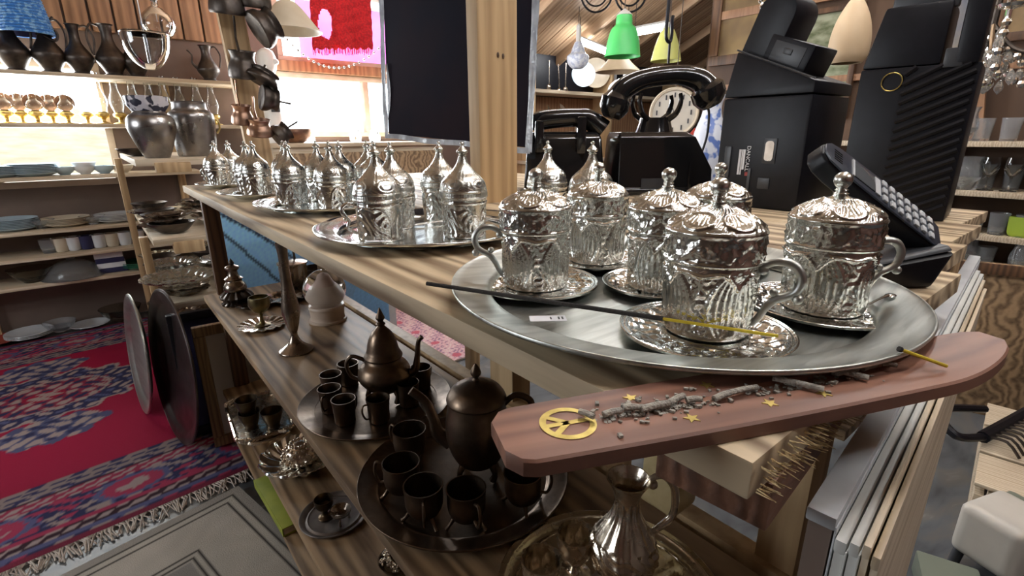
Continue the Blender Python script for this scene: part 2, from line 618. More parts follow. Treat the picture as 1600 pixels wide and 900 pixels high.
# hillside outside the left window
hill = MB()
hill.grid(lambda u, v: (-5 + 9 * u, 6.4 + 6 * v, .5 + .75 * np.sin(u * 3.0) * v + .35 * v - .2 * np.cos(u * 9) * v), 24, 12)
struct('ground_outside', hill, mat('dry_hillside', (.36, .27, .18), .9, c2=(.24, .2, .12), nscale=4))

# fluorescent tube fixtures
M_['tube'] = mat('lit_tube', (.95, .97, 1), .4, emit=60)


def tube_light(a, b, label, drop=.0):
    a, b = np.asarray(a, float), np.asarray(b, float)
    c = (a + b) / 2
    t = thing('fluorescent_light', label, 'ceiling light', c, group='fluorescent ceiling tubes')
    MB().tube([a - c, b - c], .016, 12).obj('tube', M_['tube'], t)
    d = (b - a) / np.linalg.norm(b - a)
    up = np.array([0, 0, .034])
    MB().tube([a - c + up, b - c + up], .02, 4).obj('housing', M_['white'], t)
    for q in (a, b):
        MB().tube([q - c - d * .012, q - c + d * .004], .02, 10).obj('end_cap', M_['white'], t)
    if drop:
        for q in (a, b):
            MB().tube([q - c + up, q - c + np.array([0, 0, drop])], .003, 5).obj('hanger', M_['dkmetal'], t)


tube_light(pd(906, 66, 4.3), pd(956, 86, 4.6), 'lit tube to the left of the green pendant lamp', .35)
tube_light(pd(992, 53, 3.9), pd(1040, 44, 3.75), 'lit tube to the right of the green pendant lamp', .3)
tube_light((.75, 1.45, 2.36), (1.95, 1.45, 2.36), 'fluorescent tube over the middle of the long table', .09)
tube_light((.3, -1.0, 2.36), (1.5, -1.0, 2.36), 'added unseen fill tube over the aisle in front of the table', .09)  # added behind the viewer, out of view, as weak general fill light
tube_light((-.05, .04, 2.36), (1.15, .04, 2.36), 'fluorescent tube over the near end of the long table', .09)
tube_light((1.5, .45, 2.36), (2.7, .45, 2.36), 'added unseen tube brightening the glassware shelves', .09)  # extra tube kept out of view, added to brighten the glassware

# ---------------------------------------------------------------- display table with stepped shelves
table = thing('display_table', 'long pine plank table with two lower shelves, crowded with silver trays', 'table', (0, 0, 0))
planks = [(0, .262, 0, 1.755), (.266, .47, .022, 1.76), (.474, .66, .050, 1.75), (.664, .86, .068, 1.75), (.864, 1.07, .092, 1.75)]
for i, (xa, xb, ya, yb_) in enumerate(planks):
    mb = MB()
    n = 14
    if i == 0:      # ragged, splintered sawn end
        mb.box(((xb - xa) / 2, (yb_ - ya) / 2 + .004, -.01), (xb - xa, yb_ - ya - .008, .02))
    else:
        mb.box(((xb - xa) / 2, (yb_ - ya) / 2, -.01), (xb - xa, yb_ - ya, .02))
    mb.obj('plank', M_['plank'], table, (xa, ya, TOP), bevel=.0015)
fr = MB()
rg = random.Random(3)
for k in range(300):
    x = rg.uniform(.002, .262)
    z = TOP - rg.uniform(.001, .0195)
    l = rg.uniform(.002, .007)
    fr.tube([(x, .006, z), (x + rg.uniform(-.001, .001), .004 - l, z + rg.uniform(-.002, .002))], [.0005, .0002], 4)
o = fr.obj('splinter_fringe', M_['rawend'], table)
o['kind'] = 'stuff'
# cross battens below the planks
for y0 in (.004, .86, 1.64):
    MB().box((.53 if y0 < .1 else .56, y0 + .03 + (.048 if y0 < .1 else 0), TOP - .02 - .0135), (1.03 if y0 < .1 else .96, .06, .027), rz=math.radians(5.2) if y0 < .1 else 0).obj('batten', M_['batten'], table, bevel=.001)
M_['onyx'] = mat('pale_pine_block', (.58, .47, .26), .4, c2=(.42, .32, .16), nscale=30)
qb = pd(1046, 752, .66)
MB().box((qb[0], qb[1], (qb[2] - .030 + TOP - .047) / 2), (.052, .052, TOP - .047 - qb[2] + .030)).obj('corner_block', M_['onyx'], table, rz=0, bevel=.005)
# lower shelves
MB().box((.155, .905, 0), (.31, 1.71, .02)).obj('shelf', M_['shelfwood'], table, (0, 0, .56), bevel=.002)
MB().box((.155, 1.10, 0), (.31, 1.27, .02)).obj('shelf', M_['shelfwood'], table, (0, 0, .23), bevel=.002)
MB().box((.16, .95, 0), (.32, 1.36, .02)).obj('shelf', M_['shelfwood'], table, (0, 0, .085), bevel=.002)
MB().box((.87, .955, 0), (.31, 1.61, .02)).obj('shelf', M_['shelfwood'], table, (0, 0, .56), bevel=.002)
# legs
for (x, y, sx, sy) in ((.355, .62, .045, .07), (.06, 1.74, .045, .028), (.355, 1.62, .045, .05), (.70, .62, .045, .07), (1.0, 1.70, .05, .05), (1.0, .13, .05, .05), (.355, .10, .05, .045)):
    MB().box((x, y, (TOP - .047 + .0096) / 2), (sx, sy, TOP - .047 - .0096)).obj('leg', M_['postwood'] if (x, y) != (.06, 1.74) else M_['walnut'], table, bevel=.003)
MB().box((.335, .905, .56), (.03, 1.70, .03)).obj('rail', M_['postwood'], table, bevel=.002)

# post standing on the table
pp = pz(752, 319, TOP)
post = thing('wooden_post', 'pale planed timber post rising from the middle of the table', 'post', (pp[0], pp[1], TOP))
MB().box((.05, .0185, .75), (.1, .037, 1.5)).obj('shaft', M_['postwood'], post, bevel=.002)
for (px, py) in ((778, 86), (786, 88)):
    q = pyy(px, py, pp[1]) - np.array([pp[0], pp[1], TOP])
    MB().sphere((q[0], -.0005, q[2]), .0035, 8, (1, .4, 1.6)).obj('knot', M_['walnut'], post)

# dark wrapped panel hanging behind the post
bl, br = pd(607, 214, 1.58), pd(834, 238, 1.20)
wv_ = br - bl
W_ = np.linalg.norm(wv_)
ux = wv_ / W_
uz = np.array([0, 0, 1.])
uz = uz - ux * (uz @ ux)
uz /= np.linalg.norm(uz)
uy = np.cross(uz, ux)
pan = thing('wrapped_panel', 'tall black panel wrapped in crinkled clear film behind the timber post', 'panel', bl)
pan.matrix_world = Matrix(((ux[0], uy[0], uz[0], bl[0]), (ux[1], uy[1], uz[1], bl[1]), (ux[2], uy[2], uz[2], bl[2]), (0, 0, 0, 1)))
HP = (HC - bl[2] - .02)
M_['velvet'] = mat('black_cloth', (.012, .012, .02), .85, spec=.1, c2=(.02, .014, .02), nscale=5, bump=.3, bscale=12)
M_['film'] = mat('clear_film_edge', (.5, .54, .6), .18, c2=(.3, .32, .36), nscale=25, bump=.8, bscale=40)
MB().box((W_ / 2, 0, HP / 2), (W_ - .03, .02, HP - .02)).obj('board', M_['velvet'], pan, bevel=.004)
ed = MB()
def crinkle(x0, x1, z0, z1, s):
    g = random.Random(s)
    ph = [g.uniform(0, 6) for _ in range(4)]
    MBx = MB()
    MBx.grid(lambda u, v: (x0 + (x1 - x0) * u, -.0125 - .0018 * np.sin(u * 7 + ph[0]) * np.sin(v * 23 + ph[1]) - .001 * np.sin(v * 57 + ph[2] + u * 4), z0 + (z1 - z0) * v), 6, 60)
    return MBx
crinkle(-.004, .018, 0, HP, 1).obj('film_edge', M_['film'], pan)
crinkle(W_ - .016, W_ + .004, 0, HP, 2).obj('film_edge', M_['film'], pan)
MBx = MB()
MBx.grid(lambda u, v: (W_ * u, -.0125 - .0015 * np.sin(u * 40), .014 * v - .004 + .002 * np.sin(u * 13)), 60, 4)
MBx.obj('film_edge', M_['film'], pan)
fold = MB()
fold.grid(lambda u, v: (.022 + .016 * u * np.sin(np.pi * np.clip(v * 1.0, 0, 1)) + .004 * v, -.014 - .003 * np.sin(u * 6) * v, .05 + .16 * v), 8, 20)
fold.obj('film_fold', M_['film'], pan)

# stacked white and silver panels leaning on the near end of the table
M_['silverpaint'] = mat('silver_painted_board', (.74, .76, .77), .38, 0, c2=(.5, .52, .54), nscale=10, bump=.08, bscale=40)
M_['whitewood'] = mat('white_board', (.66, .66, .63), .5, c2=(.55, .55, .52), nscale=14)
M_['palewood'] = wood('pale_strip', (.66, .56, .42), (.44, .34, .22), axis='X', scale=30, along=.05)
panels = [(.058, .87, -.0060, .0140, .871, 'silverpaint', 'silver-edged flat panel standing closest to the table end'),
          (.056, .80, -.0170, .0055, .862, 'whitewood', 'thin white panel right behind the silver-edged one'),
          (.054, .76, -.0232, .0045, .866, 'whitewood', 'narrow white framed panel in the middle of the leaning stack'),
          (.052, .70, -.0284, .0036, .870, 'palewood', 'pale wooden strip panel in the leaning stack, second from outside'),
          (.050, .66, -.0330, .0036, .868, 'palewood', 'outermost pale wooden panel of the leaning stack')]
PR = math.radians(5.2)
for (xa, xb, yc, th_, zz, mk, lab) in panels:
    t = thing('display_board', lab, 'panel', (xa + (xb - xa) / 2 * math.cos(PR), yc + (xb - xa) / 2 * math.sin(PR), 0), PR, 'flat panels leaning on the table end')
    L2 = (xb - xa)
    MB().box((0, 0, zz / 2), (L2 - .004, th_ * .8, zz - .004)).obj('sheet', M_['brownwall'] if mk == 'silverpaint' else M_[mk], t)
    MB().box((0, 0, zz - .004), (L2, th_, .008)).obj('top_edge', M_[mk], t, bevel=.0015)
    if mk != 'palewood':
        MB().box((0, -th_ / 2 - .0002, zz - .03), (L2, .001, .05)).obj('face_frame', M_[mk], t, bevel=.001)

# ---------------------------------------------------------------- embossed silver coffee cups
def g_(x, w):
    return np.exp(-(x / w) ** 2)
def per(th, n, ph=0):            # periodic panel coordinate in [-.5,.5]
    q = (th / (2 * math.pi) * n + ph) % 1.0
    return q - .5
def pidx(th, n, ph=0):
    return np.floor((th / (2 * math.pi) * n + ph) % n)


def relief_body(th, z, r):
    H = .050
    v = z / H
    u = per(th, 4)
    a = .055 + .33 * np.sin(np.pi * np.clip((v + .12) / 1.15, 0, 1)) ** .8
    au = np.abs(u)
    d = .0015 * g_(au - a, .020) + .0010 * g_(au - a * .74, .014) + .0009 * g_(au - a * .50, .012) + .0007 * g_(au - a * .28, .010)
    d += .0005 * g_(au, .02) * (v > .25) * (v < .8)
    # bracket-shaped line under the rim
    zl = .0455 - .0085 * np.clip(1 - au * 5.2, 0, 1) ** 1.5 - .001 * np.cos(au * 12)
    d += .0015 * g_(z - zl, .0011)
    # scroll work between the petals
    w2 = np.clip((au - a - .03) * 22, 0, 1) * (v > .08) * (v < .86)
    d += w2 * .0010 * np.sin(th * 42 + 2.2 * np.sin(z * 330) + 3 * np.cos(th * 12)) * np.sin(z * 520 + 2.5 * np.sin(th * 16))
    # hatch at the foot
    d += .0006 * np.sin(th * 60) * (v < .3) * (au < a * .5)
    fade = np.clip((z - .0025) / .003, 0, 1) * np.clip((.0485 - z) / .002, 0, 1)
    return d * fade


def relief_lid(th, z, r):
    v = (z - .0505)
    band = (v > .003) & (v < .0185)
    d = band * .0009 * np.sin(th * 14 + 2.6 * np.sin(v * 420) + 1.5 * np.sin(th * 5)) * np.cos(v * 420 + 2 * np.cos(th * 14))
    d = d + band * .0010 * g_(v - .0105 - .005 * np.sin(th * 7), .0015)
    d = d + .0009 * g_(v - .0205, .0012) + .0009 * g_(v - .0015, .001)
    # medallions on the dome
    dome = v > .0225
    u = per(th, 6, .25)
    rr = np.hypot(u / .40, (r - .0235) / .0068)
    d = d + dome * (.0011 * g_(rr - 1, .09) + (rr < .8) * .00035 * np.sin((u * 120)) + (rr < .9) * .0002)
    d = d + dome * (rr > 1.2) * .0004 * np.sin(th * 36 + r * 900) * (r > .010)
    return d * np.clip((r - .006) / .004, 0, 1)


def relief_tallbody(th, z, r):
    v = z / .052
    u = per(th, 3)
    arch = .40 * np.clip(1 - ((v - .05) / .85) ** 4, 0, 1) ** .5
    d = .0012 * g_(np.abs(u) - arch, .018)
    d += .0009 * np.sin(th * 12 + 3.0 * np.sin(v * 7 + th * 3)) * np.cos(v * 13 + 2 * np.sin(th * 6)) * (np.abs(u) < arch - .03) * (v < .86)
    d += .0009 * g_(z - .0475, .001)
    return d * np.clip((z - .002) / .003, 0, 1) * np.clip((.0515 - z) / .002, 0, 1)


def relief_onion(th, z, r):
    d = .0007 * g_(z - .055, .0008) + .0007 * g_(z - .0625, .0008)
    d = d + (z > .055) * (z < .0615) * .0004 * np.sin(th * 60)
    u = per(th, 5)
    rr = np.hypot(u / .32, (z - .0725) / .0068)
    d = d + (z > .064) * (.0007 * g_(rr - 1, .12) + .0005 * g_(rr - .5, .2) + (rr > 1.25) * (z < .092) * .00025 * np.sin(th * 30 + z * 800) * np.sin(z * 900))
    return d * np.clip((r - .008) / .006, 0, 1)


def relief_saucer(th, z, r):
    R = r / .0575
    d = .0007 * np.sin(th * 9 + 9 * R) * np.sin(R * 22 + 2 * np.sin(th * 9)) * (R > .5) * (R < .9)
    d = d + .0006 * np.sin(th * 26 - 14 * R) * (R > .55) * (R < .88)
    d = d + .0007 * g_(R - .93, .012) + .0007 * g_(R - .985, .014) + .0006 * g_(R - .5, .012)
    return d


def saucer_profile(R):
    k = R / .0575
    top = cr([(.0003, .0022), (.020 * k, .0022), (.032 * k, .0024), (.040 * k, .0036), (.049 * k, .0058), (.0575 * k, .0074)], 12)
    bot = np.array([(.0575 * k, .0060), (.049 * k, .0044), (.038 * k, .0018), (.028 * k, 0), (.0003, 0)])
    return np.concatenate([top, bot])[::-1]


saucer_me = MB().lathe(saucer_profile(.0575), 140, disp=lambda t, z, r: relief_saucer(t, z, r) * (z > .002)).mesh('saucer', M_['chased2'], ang=60)
tbody_me = {}
lid_pr = cr([(.0316, .0505), (.0318, .053), (.0318, .0705), (.0308, .0735), (.027, .0775), (.021, .081), (.013, .0845), (.006, .0872), (.0042, .0885)], 10)
knob_pr = cr([(.0042, .0882), (.0052, .0892), (.0036, .0905), (.0046, .0918), (.0034, .0928), (.0052, .0955), (.0062, .0985), (.0056, .1015), (.0032, .1040), (.0003, .1048)], 4)
body_pr = np.concatenate([[(.0003, 0.0)], cr([(.0275, 0.0), (.0288, .002), (.0290, .006), (.0292, .02), (.0298, .036), (.0305, .046), (.0306, .0500)], 14), [(.0285, .0503), (.0003, .0503)]])
scup_body = MB().lathe(body_pr, 180, disp=relief_body).mesh('body', M_['chased'], ang=60)
scup_lid = MB().lathe(np.concatenate([[(.0003, .0504)], lid_pr]), 180, disp=relief_lid).mesh('lid', M_['chased'], ang=60)
scup_knob = MB().lathe(knob_pr, 24).mesh('knob', M_['silver'], ang=70)
hp = cr([(.0295, 0, .0455), (.034, 0, .0505), (.041, 0, .0535), (.0495, 0, .0515), (.0545, 0, .0440), (.0530, 0, .0355), (.0475, 0, .0310), (.0415, 0, .0280), (.0365, 0, .0215), (.0325, 0, .0130), (.0290, 0, .0085)], 5)
scup_handle = MB().tube(hp, [.0024, .0026, .0030, .0030, .0026, .0028, .0024, .0022], 10).sphere((.0540, 0, .0300), .0034, 12).sphere((.0400, 0, .0325), .0028, 12).sphere((.0322, 0, .0465), .0033, 12).mesh('handle', M_['pewter'], ang=70)


def short_cup(loc, az, label):
    t = thing('lidded_coffee_cup', label, 'cup', loc, math.radians(RA + az), 'lidded embossed coffee cups on the big pewter tray')
    link('body', scup_body, t)
    l = link('lid', scup_lid, t)
    link('knob', scup_knob, l)
    link('handle', scup_handle, t)
    return t


# big pewter tray
def tray_obj(name, label, c, R, mt, z=TOP, lip=.018, flange=.03, group=None, disp=None, n=96):
    pr_top = cr([(.0004, .0032), (R - flange - .014, .0032), (R - flange - .006, .0045), (R - flange, lip - .006), (R - .006, lip - .001), (R - .001, lip + .0006), (R, lip - .001)], 8)
    pr_bot = np.array([(R - .001, lip - .0028), (R - flange, lip - .0095), (R - flange - .008, .0012), (R - flange - .014, 0), (.0004, 0)])
    o = MB().lathe(np.concatenate([pr_top, pr_bot])[::-1], n, disp=disp).obj(name, mt, None, (c[0], c[1], z + .0004), ang=50)
    return tag(o, label, 'tray', group)


def brushed():
    mt, nt, b = nodes('brushed_pewter')
    N, L = nt.nodes, nt.links
    tc = N.new('ShaderNodeTexCoord')
    mp = N.new('ShaderNodeMapping')
    mp.inputs['Scale'].default_value = (4, 34, 4)
    mp.inputs['Rotation'].default_value = (0, 0, .5)
    L.new(tc.outputs['Object'], mp.inputs['Vector'])
    nz = N.new('ShaderNodeTexNoise')
    nz.inputs['Scale'].default_value = 3
    nz.inputs['Detail'].default_value = 8
    nz.inputs['Distortion'].default_value = .7
    L.new(mp.outputs[0], nz.inputs['Vector'])
    r = N.new('ShaderNodeValToRGB')
    r.color_ramp.elements[0].position, r.color_ramp.elements[0].color = .32, (.40, .42, .39, 1)
    r.color_ramp.elements[1].position, r.color_ramp.elements[1].color = .7, (.66, .68, .64, 1)
    L.new(nz.outputs['Fac'], r.inputs[0])
    L.new(r.outputs[0], b.inputs['Base Color'])
    b.inputs['Metallic'].default_value = 1
    rr = N.new('ShaderNodeMapRange')
    rr.inputs['To Min'].default_value, rr.inputs['To Max'].default_value = .26, .46
    L.new(nz.outputs['Fac'], rr.inputs['Value'])
    L.new(rr.outputs[0], b.inputs['Roughness'])
    bp = N.new('ShaderNodeBump')
    bp.inputs['Strength'].default_value = .12
    bp.inputs['Distance'].default_value = .002
    L.new(nz.outputs['Fac'], bp.inputs['Height'])
    L.new(bp.outputs[0], b.inputs['Normal'])
    return mt


M_['brushed'] = brushed()
TC = (.1738, .1746)
tray1 = tray_obj('serving_tray', 'large round brushed pewter tray holding six short lidded cups at the table corner', TC, .1876, M_['brushed'], n=160)
z0 = TOP + .0038
spots = [((.0965, .2600), 180, 'short lidded cup nearest the left rim of the pewter tray, handle pointing left'),
         ((.2100, .2880), 5, 'short lidded cup at the back rim of the pewter tray before the black phones'),
         ((.1800, .1830), -75, 'short lidded cup standing in the centre of the pewter tray'),
         ((.1070, .0960), -32, 'short lidded cup nearest the viewer, incense stick lying on its saucer'),
         ((.2260, .0660), 0, 'short lidded cup on the right of the pewter tray before the cordless phone'),
         ((.2880, .1960), 30, 'short lidded cup farthest back on the pewter tray, half hidden by its neighbour')]
sl_ = ['left-hand saucer under the cup with its handle to the left', 'rearmost engraved saucer on the pewter tray', 'engraved saucer in the centre of the pewter tray',
       'front engraved saucer carrying the incense stick', 'right-hand engraved saucer with a small spoon on it', 'half hidden engraved saucer at the back right of the pewter tray']
for (c, az, lab), ls in zip(spots, sl_):
    s = link('saucer', saucer_me, None, (c[0], c[1], z0))
    if 'centre' in ls:
        s.scale = (.9, .9, 1)
    tag(s, ls, 'saucer', 'engraved saucers on the pewter tray')
    off = (.0085, .0046) if 'incense' in lab else (0, 0)
    short_cup((c[0] + off[0], c[1] + off[1], z0 + .0030), az, lab)
# small spoon on the right-hand saucer
sp = spots[4][0]
ra = math.radians(RA)
so = thing('coffee_spoon', 'tiny silver spoon lying beside the right-hand cup', 'spoon', (sp[0] + .037 * math.cos(ra - .35), sp[1] + .037 * math.sin(ra - .35), z0 + .0125), ra + .5)
MB().tube([(-.016, 0, -.002), (0, 0, .0006), (.014, 0, .0015)], [.0011, .0009, .0015], 8).obj('handle', M_['tin'], so)
MB().sphere((.018, 0, .0012), .0046, 12, (1.2, .8, .3)).obj('bowl', M_['tin'], so)
# price stickers
def sticker(px, py, z, w_, h_, rz, label, marks):
    p = pz(px, py, z)
    t = thing('price_sticker', label, 'sticker', p, rz)
    MB().box((0, 0, .0002), (w_, h_, .0004)).obj('paper', M_['paper'], t)
    for i, (x, ww) in enumerate(marks):
        MB().box((x * w_, 0, .0005), (ww * w_, h_ * .42, .0002)).obj('print_mark', M_['dkgrey'], t)
sticker(856, 498, TOP + .013, .026, .011, ra + .05, 'small white price sticker on the rim of the pewter tray', [(.08, .04), (.3, .05), (.4, .05)])

# ---------------------------------------------------------------- tall onion-domed cups on round trays
tl_pr = cr([(.0322, .0520), (.0326, .0545), (.0326, .0600), (.0316, .0665), (.0286, .0750), (.0235, .0815), (.0178, .0865), (.0125, .0925), (.0082, .0990), (.0056, .1060), (.0046, .1090)], 9)
fin_pr = cr([(.0046, .1088), (.0064, .1098), (.0044, .1110), (.0078, .1135), (.0072, .1160), (.0042, .1190), (.0022, .1215), (.0020, .1228), (.0030, .1242), (.0022, .1262), (.0003, .1272)], 4)
tb_pr = np.concatenate([[(.0003, 0.0)], cr([(.0285, 0.0), (.0300, .0025), (.0292, .008), (.0296, .02), (.0306, .040), (.0312, .0505), (.0310, .0518)], 12), [(.0003, .0520)]])
tall_body = MB().lathe(tb_pr, 150, disp=relief_tallbody).mesh('body', M_['chased2'], ang=60)
tall_lid = MB().lathe(np.concatenate([[(.0003, .0521)], tl_pr]), 150, disp=relief_onion).mesh('lid', M_['silver'], ang=60)
tall_fin = MB().lathe(fin_pr, 20).mesh('finial', M_['silver'], ang=70)
hq = cr([(.0300, 0, .0470), (.0400, 0, .0500), (.0480, 0, .0430), (.0440, 0, .0330), (.0400, 0, .0270), (.0420, 0, .0170), (.0300, 0, .0100)], 5)
tall_handle = MB().tube(hq, [.0022, .0026, .0028, .0022, .0022], 8).sphere((.0440, 0, .0300), .003, 10).mesh('handle', M_['tin'], ang=70)


def tall_cup(loc, az, label):
    t = thing('domed_coffee_cup', label, 'cup', loc, math.radians(RA + az), 'tall onion-domed coffee cups along the table')
    link('body', tall_body, t)
    l = link('lid', tall_lid, t)
    link('finial', tall_fin, l)
    link('handle', tall_handle, t)


dish_disp = lambda t, z, r: (.0007 * np.sin(t * 12 + r * 300) * np.sin(r * 420) * (r > .05) + .0008 * g_(np.abs(r - .115), .0015)) * (z > .003)
T2, T3, T4, T5, T6 = (.168, .578), (.180, .962), (.140, 1.262), (.118, 1.600), (.36, .60)
tray_obj('serving_tray', 'polished round tray with three domed cups, second from the table corner', T2, .160, M_['tin'], disp=dish_disp, lip=.016)
tray_obj('serving_tray', 'polished round tray in the middle of the row with several domed cups', T3, .160, M_['tin'], disp=dish_disp, lip=.016)
tray_obj('serving_tray', 'polished round tray fourth along the table, three domed cups on it', T4, .130, M_['tin'], disp=dish_disp, lip=.016)
tray_obj('serving_tray', 'small polished tray at the far end of the table with two domed cups', T5, .105, M_['tin'], disp=dish_disp, lip=.014)
zt = TOP + .0038
tc_ = [((.088, .566), 200, 'domed cup at the front left of the second tray'),
       ((.146, .640), 60, 'domed cup behind the front left cup of the second tray'),
       ((.190, .514), 70, 'domed cup at the front of the second tray, standing apart before the post'),
       ((.245, .665), 90, 'domed cup at the rear of the second tray'),
       ((.112, 1.040), 20, 'domed cup at the front left of the middle tray'),
       ((.100, .955), 0, 'domed cup on the near left of the middle tray') if False else ((.205, 1.000), 20, 'domed cup in the centre of the middle tray'),
       ((.150, .905), 30, 'domed cup at the near edge of the middle tray'),
       ((.250, .930), 80, 'domed cup at the near right of the middle tray'),
       ((.185, 1.080), 60, 'domed cup at the far edge of the middle tray'),
       ((.275, 1.020), 60, 'domed cup at the right rim of the middle tray'),
       ((.098, 1.262), -10, 'domed cup at the front of the fourth tray'),
       ((.100, 1.345), 60, 'domed cup at the back left of the fourth tray'),
       ((.180, 1.310), 60, 'domed cup at the back right of the fourth tray'),
       ((.075, 1.600), 180, 'domed cup on the left of the far end tray'),
       ((.120, 1.650), 30, 'domed cup at the back of the far end tray')]
for (c, az, lab) in tc_:
    tall_cup((c[0], c[1], zt), az, lab)
# two domed cups on saucers right of the post
for (c, az, lab, ls) in (((.372, .540), 175, 'domed cup right of the post, handle towards the post', 'saucer under the domed cup right of the post'),
                         ((.362, .435), 40, 'domed cup just behind the rear left short cup', 'saucer under the domed cup behind the short cups')):
    s = link('saucer', saucer_me, None, (c[0], c[1], TOP + .0004))
    tag(s, ls, 'saucer', 'saucers right of the post')
    tall_cup((c[0], c[1], TOP + .0034), az, lab)
sticker(590, 377, TOP + .0150, .030, .009, ra + .1, 'small white price sticker on the rim of the second tray', [(.1, .05), (.3, .05)])
# spoon lying on the second tray
q = pz(690, 347, TOP + .006)
so = thing('coffee_spoon', 'small silver spoon lying between the cups of the second tray', 'spoon', (q[0], q[1], TOP + .0065), ra + .6)
MB().tube([(-.05, 0, 0), (-.02, 0, .001), (.03, 0, .001)], [.0018, .0012, .0016], 8).obj('handle', M_['tin'], so)
MB().sphere((.04, 0, .002), .010, 12, (1.4, .8, .25)).obj('bowl', M_['tin'], so)

# ---------------------------------------------------------------- incense ash catcher across the table corner
A, B = np.array([-.0810, .0860]), np.array([.2100, -.0350])
ax = (B - A) / np.linalg.norm(B - A)
LEN = float(np.linalg.norm(B - A))
ctr = (A + B) / 2
inc = thing('incense_holder', 'long reddish wooden incense holder with brass peace sign lying across the table corner', 'incense holder',
            (ctr[0], ctr[1], TOP + .0005), math.atan2(ax[1], ax[0]))
h2 = LEN / 2
def half_w(x):                 # outline half width along the length
    e = (x + h2) / LEN
    return .0225 + .0030 * math.sin(math.pi * e)
def zc(x):                      # upturned right-hand tip
    return .010 * max(0, (x - h2 * .55) / (h2 * .45)) ** 2
top_o, xs = [], np.linspace(-h2, h2, 60)
V, Fc = [], []
for i, x in enumerate(xs):
    wv = half_w(x)
    dl, dr = x + h2, h2 - x
    if dl < .012:
        wv *= math.sqrt(max(.04, 1 - ((.012 - dl) / .0125) ** 2)) * .6 + .4
    if dr < .06:
        wv *= math.sqrt(max(.02, 1 - ((.06 - dr) / .0605) ** 2)) * .75 + .25
    z = zc(x)
    gz = .0016 * min(1, max(0, (x + h2 - .045) / .02)) * min(1, max(0, (h2 - x - .05) / .03)) + .00001    # shallow groove along the middle
    ring = [(-wv, 0), (-wv, .0068), (-wv + .0012, .0080), (-.0060, .0080), (-.0045, .0080 - gz), (.0045, .0080 - gz), (.0060, .0080), (wv - .0012, .0080), (wv, .0068), (wv, 0)]
    V += [(x, a, b + z) for a, b in ring]
nr = 10
for i in range(len(xs) - 1):
    for j in range(nr):
        Fc.append((i * nr + j, (i + 1) * nr + j, (i + 1) * nr + (j + 1) % nr, i * nr + (j + 1) % nr))
Fc += [list(range(nr)), [(len(xs) - 1) * nr + j for j in range(nr)][::-1]]
MB().add(V, Fc).obj('board', M_['bench'], inc, ang=30)
# peace sign inlay
ps = MB()
pxc = -h2 + .034
R1, R2, n = .0135, .0103, 40
ring = []
for k in range(n):
    a = 2 * math.pi * k / n
    ring += [(pxc + R1 * math.cos(a), R1 * math.sin(a), .0084), (pxc + R2 * math.cos(a), R2 * math.sin(a), .0084)]
ps.add(ring, [(2 * k, (2 * k + 2) % (2 * n), (2 * k + 3) % (2 * n), 2 * k + 1) for k in range(n)])
for a in (math.pi, 0.0, math.pi - .72, math.pi + .72):
    d = np.array([math.cos(a), math.sin(a)])
    nn = np.array([-d[1], d[0]]) * .0015
    p0, p1 = np.array([pxc, 0]), np.array([pxc, 0]) + d * R2 * 1.02
    ps.add([(*(p0 - nn), .00842), (*(p1 - nn), .00842), (*(p1 + nn), .00842), (*(p0 + nn), .00842)], [(0, 1, 2, 3)])
ps.obj('peace_sign', M_['brassinlay'], inc, ang=0)
for (x, y) in ((-h2 + .074, .0125), (-h2 + .092, -.0135), (-h2 + .120, .0125), (-h2 + .138, -.0130), (-h2 + .172, -.0132), (-h2 + .164, .0135)):
    st = []
    for k in range(10):
        a = math.pi * k / 5 + .3
        rr = .0042 if k % 2 == 0 else .0018
        st.append((x + rr * math.cos(a), y + rr * math.sin(a)))
    MB().prism(st, .0078, .0084).obj('star', M_['brassinlay'], inc, ang=0)
# crumbled ash and burnt incense pieces lying in the groove
ga = random.Random(11)
pieces = [(.052, .062, .0, .10), (.064, .074, .001, -.3), (.072, .088, -.001, .05), (.088, .100, .002, .35), (.098, .106, -.001, -.2), (.112, .124, -.002, .25), (.124, .142, .0, .05),
          (.152, .176, -.004, -.85), (.186, .210, -.001, -.85), (.196, .212, .001, .1), (.214, .226, .001, .15), (.229, .236, -.001, -.6), (.040, .048, .001, -1.0)]
for (a, b, y, rot) in pieces:
    x = -h2 + (a + b) / 2
    o = MB().tube([(-(b - a) / 2, 0, 0), (0, 0, .0004), ((b - a) / 2, 0, 0)], ga.uniform(.0015, .0020), 8, flat=.9).obj('incense_ash_piece', M_['ash'], None)
    wp = Matrix.Translation(inc.location) @ Matrix.Rotation(inc.rotation_euler.z, 4, 'Z') @ Vector((x, y, .0098 + (.0008 if abs(rot) > .5 else 0)))
    o.location = wp
    o.rotation_euler.z = inc.rotation_euler.z + rot
    k_ord = sorted(q_[0] for q_ in pieces).index(a)
    tag(o, 'grey roll of burnt incense ash, %s from the peace sign end of the holder' % ORD[k_ord], 'ash', 'rolls of incense ash on the holder')
cr_ = MB()
for k in range(260):
    x = -h2 + ga.choice([ga.uniform(.05, .112), ga.uniform(.05, .112), ga.uniform(.14, .19), ga.uniform(.04, .22)])
    y = ga.gauss(0, .0042)
    s = ga.uniform(.0004, .0013)
    cr_.box((x, y, .0066 + (.0016 if abs(y) > .005 else 0) + s / 2), (s * 2.2, s * 1.4, s), rz=ga.uniform(0, 3))
o = cr_.obj('ash_crumbs', M_['ash'], inc)
o['kind'] = 'stuff'


